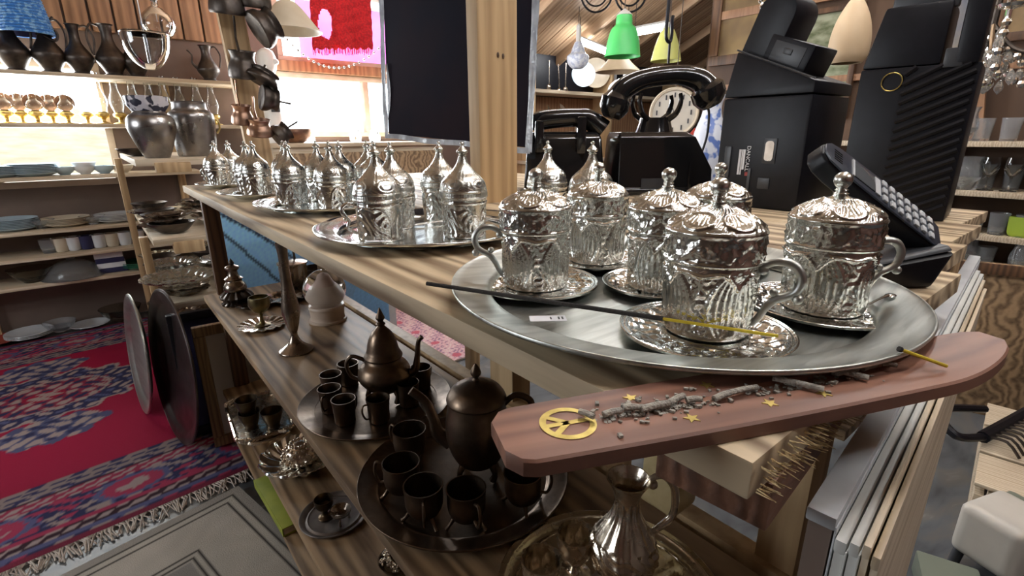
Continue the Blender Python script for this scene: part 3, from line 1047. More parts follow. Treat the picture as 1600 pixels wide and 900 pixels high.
def stick(pts_px, zs, r, label, mats, fr_):
    P = [pz(px, py, z) for (px, py), z in zip(pts_px, zs)]
    t = thing('incense_stick', label, 'incense stick', P[0])
    rel = [p - P[0] for p in P]
    a, b = rel[0], rel[-1]
    c = a + (b - a) * fr_
    MB().tube([a, c], r * 1.6, 8).obj('coating', M_[mats[0]], t)
    MB().tube([c, b], r, 8).obj('bare_end', M_[mats[1]], t)


stick([(667, 443), (1216, 525)], [TOP + .0220, TOP + .0205], .0011, 'long dark incense stick with a yellow end lying across the pewter tray', ('char', 'yellow'), .735)
stick([(1404, 545), (1479, 572)], [TOP + .0215, TOP + .0118], .0010, 'burnt down yellow incense stub leaning from the tray rim', ('char', 'yellow'), .06)

# ---------------------------------------------------------------- middle shelf: tea sets and ornaments
SH2, SH3, SH4 = .57, .24, .095
AG = M_['aged']


def gadroon(R):
    return lambda t, z, r: .0011 * np.sin(t * 90) * g_(r - R * .955, R * .03) * (z > .003)


tray_obj('tea_tray', 'dark tarnished round tray with a conical-lidded teapot and seven cups', (.1375, .755), .141, AG, z=SH2, lip=.012, flange=.022, disp=gadroon(.141), n=180)
tray_obj('tea_tray', 'larger tarnished round tray with ribbed rim, tall teapot and footed cups', (.1430, .4660), .1534, AG, z=SH2, lip=.014, flange=.026, disp=gadroon(.1534), n=200)
zs = SH2 + .0038


def loft(pr, n=28):
    return MB().lathe(pr, n)


# small plain cups round the conical teapot
cup_pr = np.concatenate([[(.0003, .0)], cr([(.0150, 0), (.0175, .002), (.0180, .012), (.0195, .035), (.0212, .046)], 4), cr([(.0196, .046), (.0180, .034), (.0165, .006)], 4), [(.0003, .004)]])
cupm = MB().lathe(cup_pr, 28).mesh('bowl', AG)
cuph = MB().tube(cr([(.018, 0, .038), (.028, 0, .040), (.031, 0, .028), (.026, 0, .014), (.0175, 0, .012)], 4), .0017, 8).mesh('handle', AG)
names1 = ['rearmost small dark cup left of the conical teapot', 'small dark cup second from the rear on the left rim', 'small dark cup on the left rim beside a touching cup', 'small dark cup at the front left of the conical teapot',
          'small dark cup at the front of the conical teapot', 'small dark cup right of the conical teapot', 'small dark cup at the far right rim of the conical-teapot tray']
for (px, py), lab in zip([(543, 567), (516, 584), (514, 606), (536, 623), (590, 621), (637, 597), (657, 573)], names1):
    p = pz(px, py, zs + .046)
    t = thing('tea_cup', lab, 'cup', (p[0], p[1], zs), rng.uniform(0, 6), 'small dark cups on the conical-teapot tray')
    link('bowl', cupm, t)
    link('handle', cuph, t)
# conical-lidded teapot
p = pz(602, 590, SH2 + .045)
tp = thing('teapot', 'dark squat teapot with tall conical lid on the rear tea tray', 'teapot', (p[0], p[1], zs), math.radians(RA))
MB().lathe(np.concatenate([[(.0003, .016)], cr([(.016, .016), (.032, .022), (.047, .040), (.050, .052), (.044, .068), (.034, .078), (.031, .084)], 6), [(.0003, .084)]]), 40).obj('body', AG, tp)
l = MB().lathe(np.concatenate([[(.0003, .0845)], cr([(.034, .0845), (.036, .088), (.033, .094), (.030, .100), (.026, .118), (.019, .134), (.010, .144), (.006, .149)], 5), [(.0003, .150)]]), 36).obj('lid', AG, tp)
MB().lathe(cr([(.005, .148), (.009, .152), (.005, .157), (.0085, .163), (.006, .170), (.003, .178), (.0004, .184)], 4), 16).obj('finial', AG, l)
MB().tube(cr([(.040, 0, .048), (.058, 0, .058), (.064, 0, .085), (.068, 0, .115), (.075, 0, .125)], 5), [.010, .008, .0055, .0042, .005], 12).obj('spout', AG, tp)
MB().tube(cr([(-.036, 0, .078), (-.060, 0, .086), (-.072, 0, .068), (-.064, 0, .044), (-.044, 0, .036)], 5), .004, 8).obj('handle', AG, tp)
for k in range(4):
    a = math.pi / 4 + k * math.pi / 2
    MB().tube(cr([(.034 * math.cos(a), .034 * math.sin(a), .030), (.040 * math.cos(a), .040 * math.sin(a), .016), (.036 * math.cos(a), .036 * math.sin(a), .002)], 4), [.0055, .004, .0055], 8).obj('foot', AG, tp)

# footed cups with handles round the tall teapot
fc_pr = np.concatenate([[(.0003, .010)], cr([(.014, .010), (.020, .014), (.0245, .026), (.0250, .044), (.0262, .054)], 5), cr([(.0244, .054), (.0232, .040), (.018, .016)], 4), [(.0003, .014)]])
fcm = MB().lathe(fc_pr, 32).mesh('bowl', AG)
fch = MB().tube(cr([(.024, 0, .046), (.036, 0, .050), (.040, 0, .034), (.034, 0, .018), (.0235, 0, .020)], 4), .0022, 8).mesh('handle', AG)
fcf = []
for k in range(3):
    a = 2.1 * k + .5
    fcf.append(MB().tube(cr([(.019 * math.cos(a), .019 * math.sin(a), .014), (.025 * math.cos(a), .025 * math.sin(a), .006), (.030 * math.cos(a), .030 * math.sin(a), .0015)], 3), [.0035, .0022, .003], 8).mesh('foot', AG))
names2 = ['footed cup at the rear left of the tall teapot under its spout', 'footed cup at the left rim of the ribbed tray', 'footed cup at the front left of the ribbed tray, handle towards the viewer',
          'footed cup at the front of the ribbed tray beside the tall teapot', 'footed cup under the left tip of the wooden incense holder']
for (px, py), lab, az in zip([(639, 670), (626, 722), (661, 757), (728, 762), (817, 738)], names2, (150, 170, -80, -60, 10)):
    p = pz(px, py, zs + .054)
    t = thing('footed_cup', lab, 'cup', (p[0], p[1], zs + .0002), math.radians(RA + az), 'footed cups on the ribbed tray')
    link('bowl', fcm, t)
    link('handle', fch, t)
    for f_ in fcf:
        link('foot', f_, t)
p = np.array([.166, .462])
tp = thing('teapot', 'tall dark teapot with long spout on the ribbed front tray', 'teapot', (p[0], p[1], zs), math.radians(RA))
MB().lathe(np.concatenate([[(.0003, .016)], cr([(.018, .016), (.030, .022), (.040, .040), (.046, .066), (.0455, .090), (.042, .112), (.0415, .120)], 6), [(.0003, .121)]]), 44).obj('body', AG, tp)
l = MB().lathe(np.concatenate([[(.0003, .1212)], cr([(.0430, .1212), (.0435, .124), (.040, .132), (.032, .141), (.018, .148), (.006, .151)], 5), [(.0003, .152)]]), 40).obj('lid', AG, tp)
MB().lathe(cr([(.004, .150), (.005, .153), (.0035, .156), (.0075, .162), (.0068, .168), (.003, .175), (.0003, .178)], 4), 16).obj('finial', AG, l)
MB().tube(cr([(-.040, 0, .052), (-.058, 0, .066), (-.064, 0, .092), (-.074, 0, .118), (-.094, 0, .136)], 6), [.013, .010, .0075, .006, .0065], 12).obj('spout', AG, tp)
MB().tube(cr([(.038, 0, .112), (.056, 0, .128), (.078, 0, .118), (.076, 0, .090), (.064, 0, .066), (.044, 0, .056)], 6), [.004, .005, .005, .004], 10).obj('handle', AG, tp)
for k in range(4):
    a = math.pi / 4 + k * math.pi / 2
    MB().tube(cr([(.028 * math.cos(a), .028 * math.sin(a), .028), (.036 * math.cos(a), .036 * math.sin(a), .014), (.032 * math.cos(a), .032 * math.sin(a), .002)], 4), [.006, .004, .006], 8).obj('foot', AG, tp)

# bright ornate tray with ewer and two goblets, nearest the viewer
M_['warmsil'] = mat('warm_silver', (.86, .79, .67), .14, 1, c2=(.56, .48, .38), nscale=40, rough2=.34, bump=.12, bscale=130)
fl = lambda t, z, r: (.0016 * np.sin(t * 14 + 4 * np.sin(r * 260)) * np.sin(r * 190 + 3 * np.cos(t * 7)) * (r > .045) * (r < .105) + .001 * g_(r - .118, .002)) * (z > .002)
tray_obj('tea_tray', 'bright repousse silver tray at the near end of the middle shelf', (.150, .195), .125, M_['warmsil'], z=SH2, lip=.010, flange=.016, disp=fl, n=150)
def rep(t, z, r):
    low = (z > .018) & (z < .062)
    return low * .0022 * np.sin(t * 8 + 5 * z * 60) * np.sin(z * 230 + 2 * np.sin(t * 5)) + (z >= .062) * (z < .11) * .0008 * np.cos(t * 12)
e = pz(966, 880, SH2 + .012)
ew = thing('ewer', 'gleaming embossed silver ewer with scrolled handle under the incense holder', 'ewer', (.178, .200, zs), math.radians(RA))
MB().lathe(np.concatenate([[(.0003, 0)], cr([(.022, 0), (.024, .003), (.016, .009), (.020, .014), (.033, .028), (.0375, .045), (.034, .060), (.026, .074), (.0165, .090), (.0135, .104), (.0150, .120), (.0205, .132), (.0235, .137)], 8),
                           cr([(.0220, .137), (.0185, .130), (.0130, .118), (.011, .104)], 4), [(.0003, .100)]]), 90, disp=rep).obj('body', M_['warmsil'], ew)
MB().tube(cr([(.017, 0, .126), (.024, 0, .136), (.036, 0, .140), (.048, 0, .128), (.052, 0, .106), (.050, 0, .088), (.038, 0, .074), (.028, 0, .066)], 6), [.003, .0035, .0045, .004, .0045, .003], 10).sphere((.026, 0, .129), .0055, 12).obj('handle', M_['warmsil'], ew)
gob = np.concatenate([[(.0003, 0)], cr([(.017, 0), (.018, .002), (.008, .006), (.006, .014), (.012, .022), (.018, .032), (.0205, .046), (.0215, .058)], 5), cr([(.0200, .058), (.0185, .044), (.014, .030)], 4), [(.0003, .027)]])
for (px, py), lab in zip([(846, 872), (900, 832)], ['small silver goblet at the front of the bright ornate tray', 'small silver goblet at the back of the bright tray, touching the ewer']):
    q = pz(px, py, zs + .058)
    o = MB().lathe(gob, 36, disp=lambda t, z, r: .0009 * np.sin(t * 9) * np.sin(z * 300) * (r > .012)).obj('goblet', M_['warmsil'], None, (q[0], q[1], zs))
    tag(o, lab, 'goblet', 'goblets on the bright ornate tray')
# bud vase, snow globe, goblet on scalloped plate, tower ornament, canister
q = pz(463, 548, SH2)
vz = thing('bud_vase', 'slim tall dark metal bud vase with flared foot on the middle shelf', 'vase', (q[0], q[1], SH2 + .0003))
M_['vase'] = mat('smoked_silver', (.42, .36, .30), .2, 1, c2=(.25, .2, .16), nscale=20, rough2=.35)
MB().lathe(np.concatenate([[(.0003, 0)], cr([(.038, 0), (.038, .004), (.030, .010), (.016, .022), (.0085, .038), (.0075, .048)], 6), [(.0003, .049)]]), 40).obj('foot', M_['vase'], vz)
MB().lathe(np.concatenate([[(.0003, .047)], cr([(.0075, .047), (.013, .062), (.019, .090), (.020, .105), (.017, .130), (.012, .165), (.0105, .200), (.0108, .235), (.0135, .262)], 6), cr([(.012, .262), (.0095, .235)], 3), [(.0003, .20)]]), 36).obj('body', M_['vase'], vz)
q = pz(513, 500, SH2)
sg = thing('snow_globe', 'snow globe on a round cream base between vase and table edge', 'snow globe', (q[0], q[1], SH2 + .0003))
MB().lathe(np.concatenate([[(.0003, 0)], cr([(.050, 0), (.050, .006), (.045, .010), (.046, .034), (.048, .040), (.046, .046)], 4), [(.0003, .046)]]), 48).obj('base', mat('cream_resin', (.62, .50, .40), .45, c2=(.54, .43, .34), nscale=18), sg)
MB().sphere((0, 0, .089), .056, 40).obj('globe', M_['glass'], sg)
MB().lathe(np.concatenate([[(.0003, .046)], cr([(.036, .046), (.037, .060), (.034, .080), (.024, .096), (.014, .104)], 5), [(.0003, .108)]]), 28).obj('figure', mat('cream_resin', (.60, .47, .37), .5), sg)
MB().lathe(cr([(.030, .084), (.016, .108), (.012, .120), (.004, .126), (.0003, .128)], 4), 20).obj('figure_top', mat('rose_resin', (.58, .42, .34), .5), sg)


def scallop(R, n, amp):
    return lambda t, z, r: 0 * t + 0


def scalloped_plate(R, n=14, h=.008, mt=None, rel=True):
    """lobed dish with engraved radial relief"""
    mb = MB()
    th = np.linspace(0, 2 * math.pi, n * 8, endpoint=False)
    prof = [(.0, .002), (.45, .002), (.62, .003), (.72, h * .6), (.88, h * .85), (1.0, h), (.99, h - .0018), (.70, h * .35), (.55, 0), (0, 0)]
    V = []
    for fr_, z in prof:
        lob = 1 + .045 * np.abs(np.sin(th * n / 2)) * fr_
        dz_ = (.0012 * np.cos(th * n) * (fr_ > .6) if rel else 0 * th)
        for t_, l_, d_ in zip(th, lob, dz_):
            V.append((R * fr_ * l_ * math.cos(t_), R * fr_ * l_ * math.sin(t_), z + (d_ if z > .0025 else 0)))
    k = len(th)
    Fc = [(i * k + j, i * k + (j + 1) % k, (i + 1) * k + (j + 1) % k, (i + 1) * k + j) for i in range(len(prof) - 1) for j in range(k)]
    return mb.add(V, [f[::-1] for f in Fc])


q = pz(410, 510, SH2)
o = scalloped_plate(.058, 16).obj('scalloped_plate', M_['warmsil'], None, (q[0], q[1], SH2 + .0003))
tag(o, 'small scalloped silver plate holding a dark goblet on the middle shelf', 'plate')
gp = np.concatenate([[(.0003, 0)], cr([(.020, 0), (.020, .002), (.008, .006), (.0045, .020), (.006, .032), (.018, .042), (.026, .056), (.0265, .072), (.025, .080)], 5), cr([(.0235, .080), (.024, .066), (.014, .046)], 4), [(.0003, .044)]])
o = MB().lathe(gp, 36).obj('goblet', mat('olive_bronze', (.26, .22, .10), .28, 1, c2=(.12, .09, .05), nscale=25, rough2=.5), None, (q[0] + .002, q[1] + .004, SH2 + .0026))
tag(o, 'dark olive bronze goblet standing on the small scalloped plate', 'goblet')
q = pz(372, 474, SH2)
tw = thing('lidded_ornament', 'tiered dark silver lidded ornament in the far corner of the middle shelf', 'ornament', (q[0], q[1], SH2 + .0003))
MB().lathe(np.concatenate([[(.0003, 0)], cr([(.040, 0), (.043, .004), (.034, .010), (.040, .018), (.046, .024), (.040, .032), (.030, .040)], 5), [(.0003, .040)]]), 40, disp=lambda t, z, r: .0022 * np.sin(t * 14) * (r > .02)).obj('base', M_['dkmetal'], tw)
MB().lathe(np.concatenate([[(.0003, .040)], cr([(.028, .040), (.032, .046), (.030, .060), (.022, .074), (.026, .080), (.016, .088), (.013, .104), (.018, .108), (.019, .116), (.008, .122)], 4), [(.0003, .124)]]), 32).obj('lid', M_['vase'], tw)
MB().lathe(cr([(.005, .122), (.008, .128), (.004, .136), (.0003, .142)], 3), 12).obj('finial', M_['dkmetal'], tw)
q = pz(462, 452, SH2)
cn = thing('lidded_canister', 'hammered dark silver canister with upright rod behind the bud vase', 'canister', (q[0], q[1], SH2 + .0003))
MB().lathe(np.concatenate([[(.0003, 0)], cr([(.044, 0), (.046, .004), (.042, .012), (.043, .084), (.046, .090)], 6), cr([(.044, .090), (.040, .082)], 2), [(.0003, .08)]]), 48, disp=lambda t, z, r: .0014 * np.sin(t * 20) * (z > .012) * (z < .08) * (r > .04)).obj('body', M_['vase'], cn)
MB().lathe([(.0003, .089), (.0475, .089), (.0475, .094), (.030, .1), (.0003, .102)], 40).obj('lid', M_['vase'], cn)
MB().tube([(.012, .01, .10), (.012, .012, .150)], .004, 8).obj('knob', M_['dkmetal'], cn)
q = pz(497, 437, SH2)
o = MB().lathe(np.concatenate([[(.0003, 0)], cr([(.028, 0), (.040, .008), (.050, .030), (.053, .046)], 5), cr([(.051, .046), (.047, .03), (.03, .01)], 4), [(.0003, .006)]]), 36).obj('bowl', M_['dkmetal'], None, (q[0], q[1], SH2 + .0003))
tag(o, 'small dark metal bowl beside the canister on the middle shelf', 'bowl')
for (px, py, R, n, lab) in ((440, 470, .062, 12, 'scalloped silver dish in front of the dark canister'), (398, 480, .05, 12, 'small scalloped dark dish beside the tiered ornament'), (482, 463, .055, 10, 'shallow lobed dark dish right of the bud vase')):
    q = pz(px, py, SH2)
    o = scalloped_plate(R, n, .014).obj('scalloped_dish', M_['dkmetal'] if 'dark' in lab[:30] else M_['vase'], None, (q[0], q[1], SH2 + .0003))
    tag(o, lab, 'dish')

# ---------------------------------------------------------------- lower shelf
q = pz(408, 655, SH3)
rt_ = thing('footed_tray', 'ornate rectangular silver tray with beaded rim on the lower shelf', 'tray', (.050, 1.455, SH3 + .0003), math.radians(-4))
def rr_out(hx, hy, r, n=6, amp=0, f=30):
    out = []
    for cx_, cy_, a0 in ((hx - r, hy - r, 0), (-hx + r, hy - r, 90), (-hx + r, -hy + r, 180), (hx - r, -hy + r, 270)):
        for k in range(n + 1):
            a = math.radians(a0 + 90 * k / n)
            out.append((cx_ + r * math.cos(a), cy_ + r * math.sin(a)))
    return out
o1, o2 = rr_out(.075, .135, .03), rr_out(.060, .120, .022)
MB().prism(rr_out(.070, .130, .028), .008, .012).obj('plate', M_['silver'], rt_, bevel=.001)
MB().tube([(x, y, .014) for x, y in o1], .006, 8, closed=True).obj('rim', M_['warmsil'], rt_)
bd = MB()
for i in range(64):
    o_ = cr(o1 + [o1[0]], 4)
    x, y = o_[int(i / 64 * (len(o_) - 1))]
    bd.sphere((x, y, .019), .005, 8)
bo = bd.obj('beading', M_['warmsil'], rt_)
bo['kind'] = 'stuff'
for sx_ in (-1, 1):
    for sy_ in (-1, 1):
        MB().tube([(sx_ * .055, sy_ * .11, .010), (sx_ * .062, sy_ * .118, .001)], [.006, .008], 8).obj('foot', M_['warmsil'], rt_)
MB().tube(cr([(-.03, -.135, .016), (-.05, -.165, .022), (0, -.180, .022), (.05, -.165, .022), (.03, -.135, .016)], 5), .005, 8).obj('handle', M_['warmsil'], rt_)
M_['dkcup'] = mat('dark_bronze_cup', (.13, .09, .05), .3, 1, c2=(.06, .04, .03), nscale=30, rough2=.5)
nest = np.concatenate([[(.0003, 0)], cr([(.018, 0), (.019, .002), (.018, .008), (.024, .026), (.0285, .044), (.030, .052)], 4), cr([(.028, .052), (.022, .026)], 3), [(.0003, .012)]])
nm = MB().lathe(nest, 28).mesh('nested_cup', M_['dkcup'])
for (px, py, dz_, lab) in ((393, 668, 0, 'dark bronze cup at the bottom of the pair stacked on the silver tray'), (392, 668, .040, 'dark bronze cup stacked on top of another on the silver tray'), (428, 666, 0, 'single dark bronze cup beside the stacked pair on the silver tray')):
    q = pz(px, py, SH3 + .0125)
    tag(link('dark_cup', nm, None, (q[0], q[1], SH3 + .0128 + dz_)), lab, 'cup', 'dark bronze cups on the lower shelf tray')
q = pz(466, 728, SH3)
hs = thing('domed_dish', 'fluted shiny silver dish with hobnail dome on the lower shelf', 'dish', (q[0] + .01, q[1], SH3 + .0003))
MB().lathe(np.concatenate([[(.0003, 0)], cr([(.030, 0), (.055, .006), (.085, .022), (.098, .034)], 8), cr([(.097, .036), (.080, .026), (.045, .016)], 6), [(.0003, .016)]]), 120, disp=lambda t, z, r: .0035 * np.sin(t * 13 + r * 60) * np.clip((r - .03) / .03, 0, 1)).obj('plate', M_['tin'], hs)
hb = MB().lathe(np.concatenate([[(.0003, .017)], cr([(.040, .017), (.044, .030), (.036, .052), (.020, .064)], 6), [(.0003, .068)]]), 40)
for i in range(5):
    for j in range(14):
        a = j / 14 * 6.283 + i * .22
        rr = [.0435, .0425, .038, .030, .020][i]
        hb.sphere((rr * math.cos(a), rr * math.sin(a), [.026, .036, .047, .056, .063][i]), .0055, 8)
hb.obj('hobnail_dome', M_['warmsil'], hs)
q = pz(523, 806, SH3)
tray_obj('small_tray', 'small tarnished round tray with egg cup on the lower shelf', (q[0], q[1]), .075, mat('dull_pewter', (.25, .22, .2), .4, 1, c2=(.15, .13, .12), nscale=20, rough2=.6), z=SH3, lip=.008, flange=.012, n=64)
c = pz(507, 792, SH3 + .03)
o = MB().lathe(np.concatenate([[(.0003, 0)], cr([(.016, 0), (.016, .002), (.007, .008), (.008, .018), (.018, .030), (.021, .048)], 4), cr([(.0195, .048), (.015, .03)], 3), [(.0003, .024)]]), 28).obj('egg_cup', M_['dkcup'], None, (c[0], c[1], SH3 + .0038))
tag(o, 'dark egg cup standing on the small round tray', 'cup')
c = pz(533, 805, SH3 + .02)
o = thing('salt_cellar', 'tilted little silver salt dish with legs on the small round tray', 'salt dish', (c[0], c[1], SH3 + .0038))
MB().lathe(np.concatenate([[(.0003, .016)], cr([(.010, .016), (.020, .022), (.023, .032)], 4), cr([(.021, .032), (.012, .022)], 3), [(.0003, .02)]]), 28).obj('bowl', M_['vase'], o)
for k in range(3):
    a = 2.09 * k
    MB().tube([(.012 * math.cos(a), .012 * math.sin(a), .020), (.018 * math.cos(a), .018 * math.sin(a), .010), (.016 * math.cos(a), .016 * math.sin(a), .0012)], [.003, .002, .003], 6).obj('leg', M_['vase'], o)
q = pz(596, 893, SH3)
bb = MB()
gb = random.Random(5)
for i in range(150):
    a, rr = gb.uniform(0, 6.28), .032 * math.sqrt(gb.random())
    bb.sphere((rr * math.cos(a), rr * math.sin(a), .020 + .018 * (1 - (rr / .034) ** 2) + gb.uniform(-.003, .004)), .0032, 8)
bt = thing('bead_cluster', 'round cluster of tiny pearly beads at the bottom edge on the lower shelf', 'ornament', (q[0] + .03, q[1] - .01, SH3 + .0003))
MB().lathe(np.concatenate([[(.0003, 0)], cr([(.022, 0), (.030, .008), (.037, .022)], 4), cr([(.035, .022), (.026, .01)], 2), [(.0003, .008)]]), 32).obj('bowl', M_['dkcup'], bt)
o = bb.obj('bead_heap', M_['warmsil'], bt)
o['kind'] = 'stuff'
# yellow-green book and wire ring on the bottom shelf
b0 = thing('book', 'thick book with yellow-green cover lying on the lowest shelf board', 'book', (.030, 1.215, SH4 + .0003), math.radians(2))
M_['lime'] = mat('lime_cover', (.36, .40, .05), .5, c2=(.24, .3, .04), nscale=14)
MB().box((0, 0, .0125), (.066, .245, .019)).obj('page_block', M_['palewood'], b0)
MB().box((0, 0, .0235), (.072, .25, .003)).obj('front_cover', M_['lime'], b0, bevel=.0008)
MB().box((0, 0, .0015), (.072, .25, .003)).obj('back_cover', M_['lime'], b0, bevel=.0008)
MB().box((-.0365, 0, .0125), (.002, .25, .025)).obj('spine', M_['lime'], b0, bevel=.0005)
q = pz(470, 860, SH4)
o = MB().tube([(.042 * math.cos(a), .042 * math.sin(a), .004 + z_) for z_, a in [(0.0, 2 * math.pi * k / 40) for k in range(40)]], .0022, 6, closed=True)
o.tube([(.042 * math.cos(a), .042 * math.sin(a), .045) for a in [2 * math.pi * k / 40 for k in range(40)]], .0022, 6, closed=True)
for k in range(5):
    a = k * 1.2566
    o.tube([(.042 * math.cos(a), .042 * math.sin(a), .004), (.042 * math.cos(a), .042 * math.sin(a), .045)], .0018, 6)
o = o.obj('wire_holder', M_['vase'], None, (.085, .975, SH4 + .0003))
tag(o, 'round wire holder on the lowest shelf board below the egg cup tray', 'wire holder')

# ---------------------------------------------------------------- things seen under the table
M_['bluepr'] = None
bp_ = thing('framed_print', 'blue art print with wide white border standing upright beyond the far end of the shelves', 'picture', (.60, 1.70, .587))
def blue_cols(n, m_):
    u, v = np.meshgrid(np.linspace(0, 1, n), np.linspace(0, 1, m_), indexing='ij')
    c = np.zeros((n, m_, 3)) + np.array([.30, .60, 1.0])
    c *= (1 + .35 * (v - .5))[..., None]
    tex = .12 * np.sin(u * 160 + 5 * np.sin(v * 30)) * np.sin(v * 170 + 4 * np.sin(u * 21))
    sh = ((u - .5 * v - .2) ** 2 < .03) | ((u - .62) ** 2 + (v - .55) ** 2 < .03)
    c = np.where(sh[..., None], c * .75 + np.array([.08, .10, .12]), c)
    c *= (1 + tex)[..., None]
    ln = np.abs(v - (.9 - 1.1 * u)) < .012
    ln2 = np.abs(v - (.98 - .5 * u - .6 * u * u)) < .012
    c = np.where((ln | ln2)[..., None], np.array([.05, .07, .12]), c)
    return c.reshape(-1, 3)
YP = 2.06
xa_ = float(pyy(316, 318, YP)[0])
PW, PH = .72, .835
mbp = MB()
mbp.grid(lambda u, v: (.035 + (PW - .07) * u, -.0062 + 0 * u, .035 + (PH - .07) * v), 90, 90)
me = mbp.mesh('print', vcol_mat('blue_print', .5, 0), ang=0)
set_vcol(me, np.clip(blue_cols(90, 90), 0, 1))
link('print', me, bp_)
MB().box((PW / 2, 0, PH / 2), (PW, .01, PH)).obj('mount', M_['paper'], bp_)
bp_.location = (xa_, YP, .0102)
# pink patterned rug on the far floor and small things on the lower level of the other side

# ---------------------------------------------------------------- black telephones
def phone(name, label, loc, rz, s=1.0):
    t = thing(name, label, 'telephone', loc, rz, 'old black desk telephones')
    BK = M_['bakelite']
    # body: low flared plinth, sloping shoulders (local x = length, y = depth)
    def sec(hx0, hx1, hy0, hy1, z):
        return [(hx0 * s, hy0 * s, z * s), (hx1 * s, hy0 * s, z * s), (hx1 * s, hy1 * s, z * s), (hx0 * s, hy1 * s, z * s)]
    b = MB()
    rings = [sec(-.100, .118, -.085, .085, 0), sec(-.100, .118, -.085, .085, .012), sec(-.096, .112, -.080, .080, .014), sec(-.096, .110, -.080, .080, .050),
             sec(-.094, .072, -.070, .070, .112), sec(-.090, .055, -.060, .060, .122)]
    V = [p for r in rings for p in r]
    Fc = [(3, 2, 1, 0), tuple(len(V) - 4 + k for k in range(4))]
    for i in range(len(rings) - 1):
        for k in range(4):
            Fc.append((i * 4 + k, i * 4 + (k + 1) % 4, i * 4 + 4 + (k + 1) % 4, i * 4 + 4 + k))
    b.add(V, Fc)
    b.obj('body', BK, t, bevel=.006 * s, bseg=3)
    # ribs on the flank
    for yy in (-.0815, ):
        MB().box((0.062 * s, yy * s, .034 * s), (.006 * s, .004 * s, .062 * s)).obj('side_rib', BK, t, bevel=.001)
        MB().box((-.02 * s, -.0805 * s, .022 * s), (.05 * s, .003 * s, .022 * s)).obj('name_plate', M_['dkgrey'], t, bevel=.001)
    # cradle
    c = MB()
    c.lathe([(.0003, .118 * s), (.044 * s, .118 * s), (.040 * s, .128 * s), (.036 * s, .140 * s), (.034 * s, .150 * s), (.0003, .150 * s)], 28)
    cr_o = c.obj('cradle', BK, t)
    for sy_ in (-1, 1):
        for sx_ in (-1, 1):
            MB().tube(cr([(sx_ * .022 * s, sy_ * .02 * s, .146 * s), (sx_ * .038 * s, sy_ * .028 * s, .158 * s), (sx_ * .046 * s, sy_ * .03 * s, .180 * s), (sx_ * .043 * s, sy_ * .03 * s, .196 * s)], 4), [.007 * s, .006 * s, .005 * s, .004 * s], 8).obj('prong', BK, cr_o)
    # dial
    dl = MB().lathe([(.0003, 0), (.038 * s, 0), (.038 * s, .006 * s), (.012 * s, .008 * s), (.0003, .009 * s)], 32).obj('dial', BK, t)
    dl.location = (.090 * s, 0, .083 * s)
    dl.rotation_euler = (0, math.radians(58), 0)
    for k in range(10):
        a = .6 + k * .5
        MB().tube([(.027 * s * math.cos(a), .027 * s * math.sin(a), .004 * s), (.027 * s * math.cos(a), .027 * s * math.sin(a), .0078 * s)], .0052 * s, 10).obj('finger_hole', M_['paper'] if k % 9 == 4 else M_['dkgrey'], dl)
    # handset with two cups
    h = MB()
    h.tube(cr([(-.100 * s, 0, .196 * s), (-.080 * s, 0, .214 * s), (-.035 * s, 0, .226 * s), (.035 * s, 0, .226 * s), (.080 * s, 0, .214 * s), (.100 * s, 0, .196 * s)], 6), [.025 * s, .023 * s, .019 * s, .019 * s, .023 * s, .028 * s], 14)
    ho = h.obj('handset', BK, t)
    ho.location = (.030 * s, 0, .004 * s)
    ho.rotation_euler.y = -.10
    for sx_, rr in ((-1, .033), (1, .037)):
        T = Matrix.Translation((sx_ * .104 * s, 0, .190 * s)) @ Matrix.Rotation(sx_ * -.35, 4, 'Y')
        MB().lathe([(.0003, .020 * s), (.020 * s, .018 * s), (rr * s, .004 * s), (rr * s, -.014 * s), (rr * .8 * s, -.026 * s), (rr * .55 * s, -.034 * s), (.0003, -.034 * s)], 28, T).obj('earpiece' if sx_ < 0 else 'mouthpiece', BK, ho)
    return t


ph1 = phone('rotary_telephone', 'black rotary telephone with raised handset in front, beside the receipt printer', (.895, .715, TOP + .0003), math.radians(RA + 2), 1.08)
ph1.scale = (1, 1, 1.1)
q = ph1.location
MB().tube(cr([(.125, 0, .19), (.138, .01, .17), (.142, .02, .12), (.13, .03, .06), (.12, .03, .02)], 6), .003, 8).obj('cord', M_['dkgrey'], ph1)
t2 = thing('desk_telephone', 'low black desk telephone behind, left of the raised handset', 'telephone', (.770, .905, TOP + .0003), math.radians(RA - 4), 'old black desk telephones')
t2.scale = (1.12, 1.12, 1.15)
b = MB()
rings = []
for hx, hy, z in ((.088, .10, 0), (.088, .10, .02), (.084, .094, .07), (.080, .080, .118), (.072, .068, .128)):
    rings += [(-hx, -hy, z), (hx, -hy, z), (hx, hy, z), (-hx, hy, z)]
Fc = [(3, 2, 1, 0), tuple(len(rings) - 4 + k for k in range(4))] + [(i * 4 + k, i * 4 + (k + 1) % 4, i * 4 + 4 + (k + 1) % 4, i * 4 + 4 + k) for i in range(4) for k in range(4)]
b.add(rings, Fc).obj('body', M_['bakelite'], t2, bevel=.008, bseg=3)
MB().tube(cr([(-.072, -.05, .134), (-.05, -.05, .152), (.03, -.05, .157), (.055, -.05, .152), (.085, -.05, .130)], 6), [.022, .021, .019, .021, .024], 14).obj('handset', M_['bakelite'], t2)
MB().box((.035, -.052, .120), (.020, .10, .075)).obj('cradle', M_['bakelite'], t2, bevel=.005)
MB().box((-.055, -.052, .118), (.020, .10, .065)).obj('cradle', M_['bakelite'], t2, bevel=.005)
dl = MB().lathe([(.0003, 0), (.040, 0), (.040, .007), (.014, .009), (.0003, .010)], 32).obj('dial', M_['bakelite'], t2)
dl.location = (0, -.098, .055)
dl.rotation_euler = (math.radians(80), 0, 0)

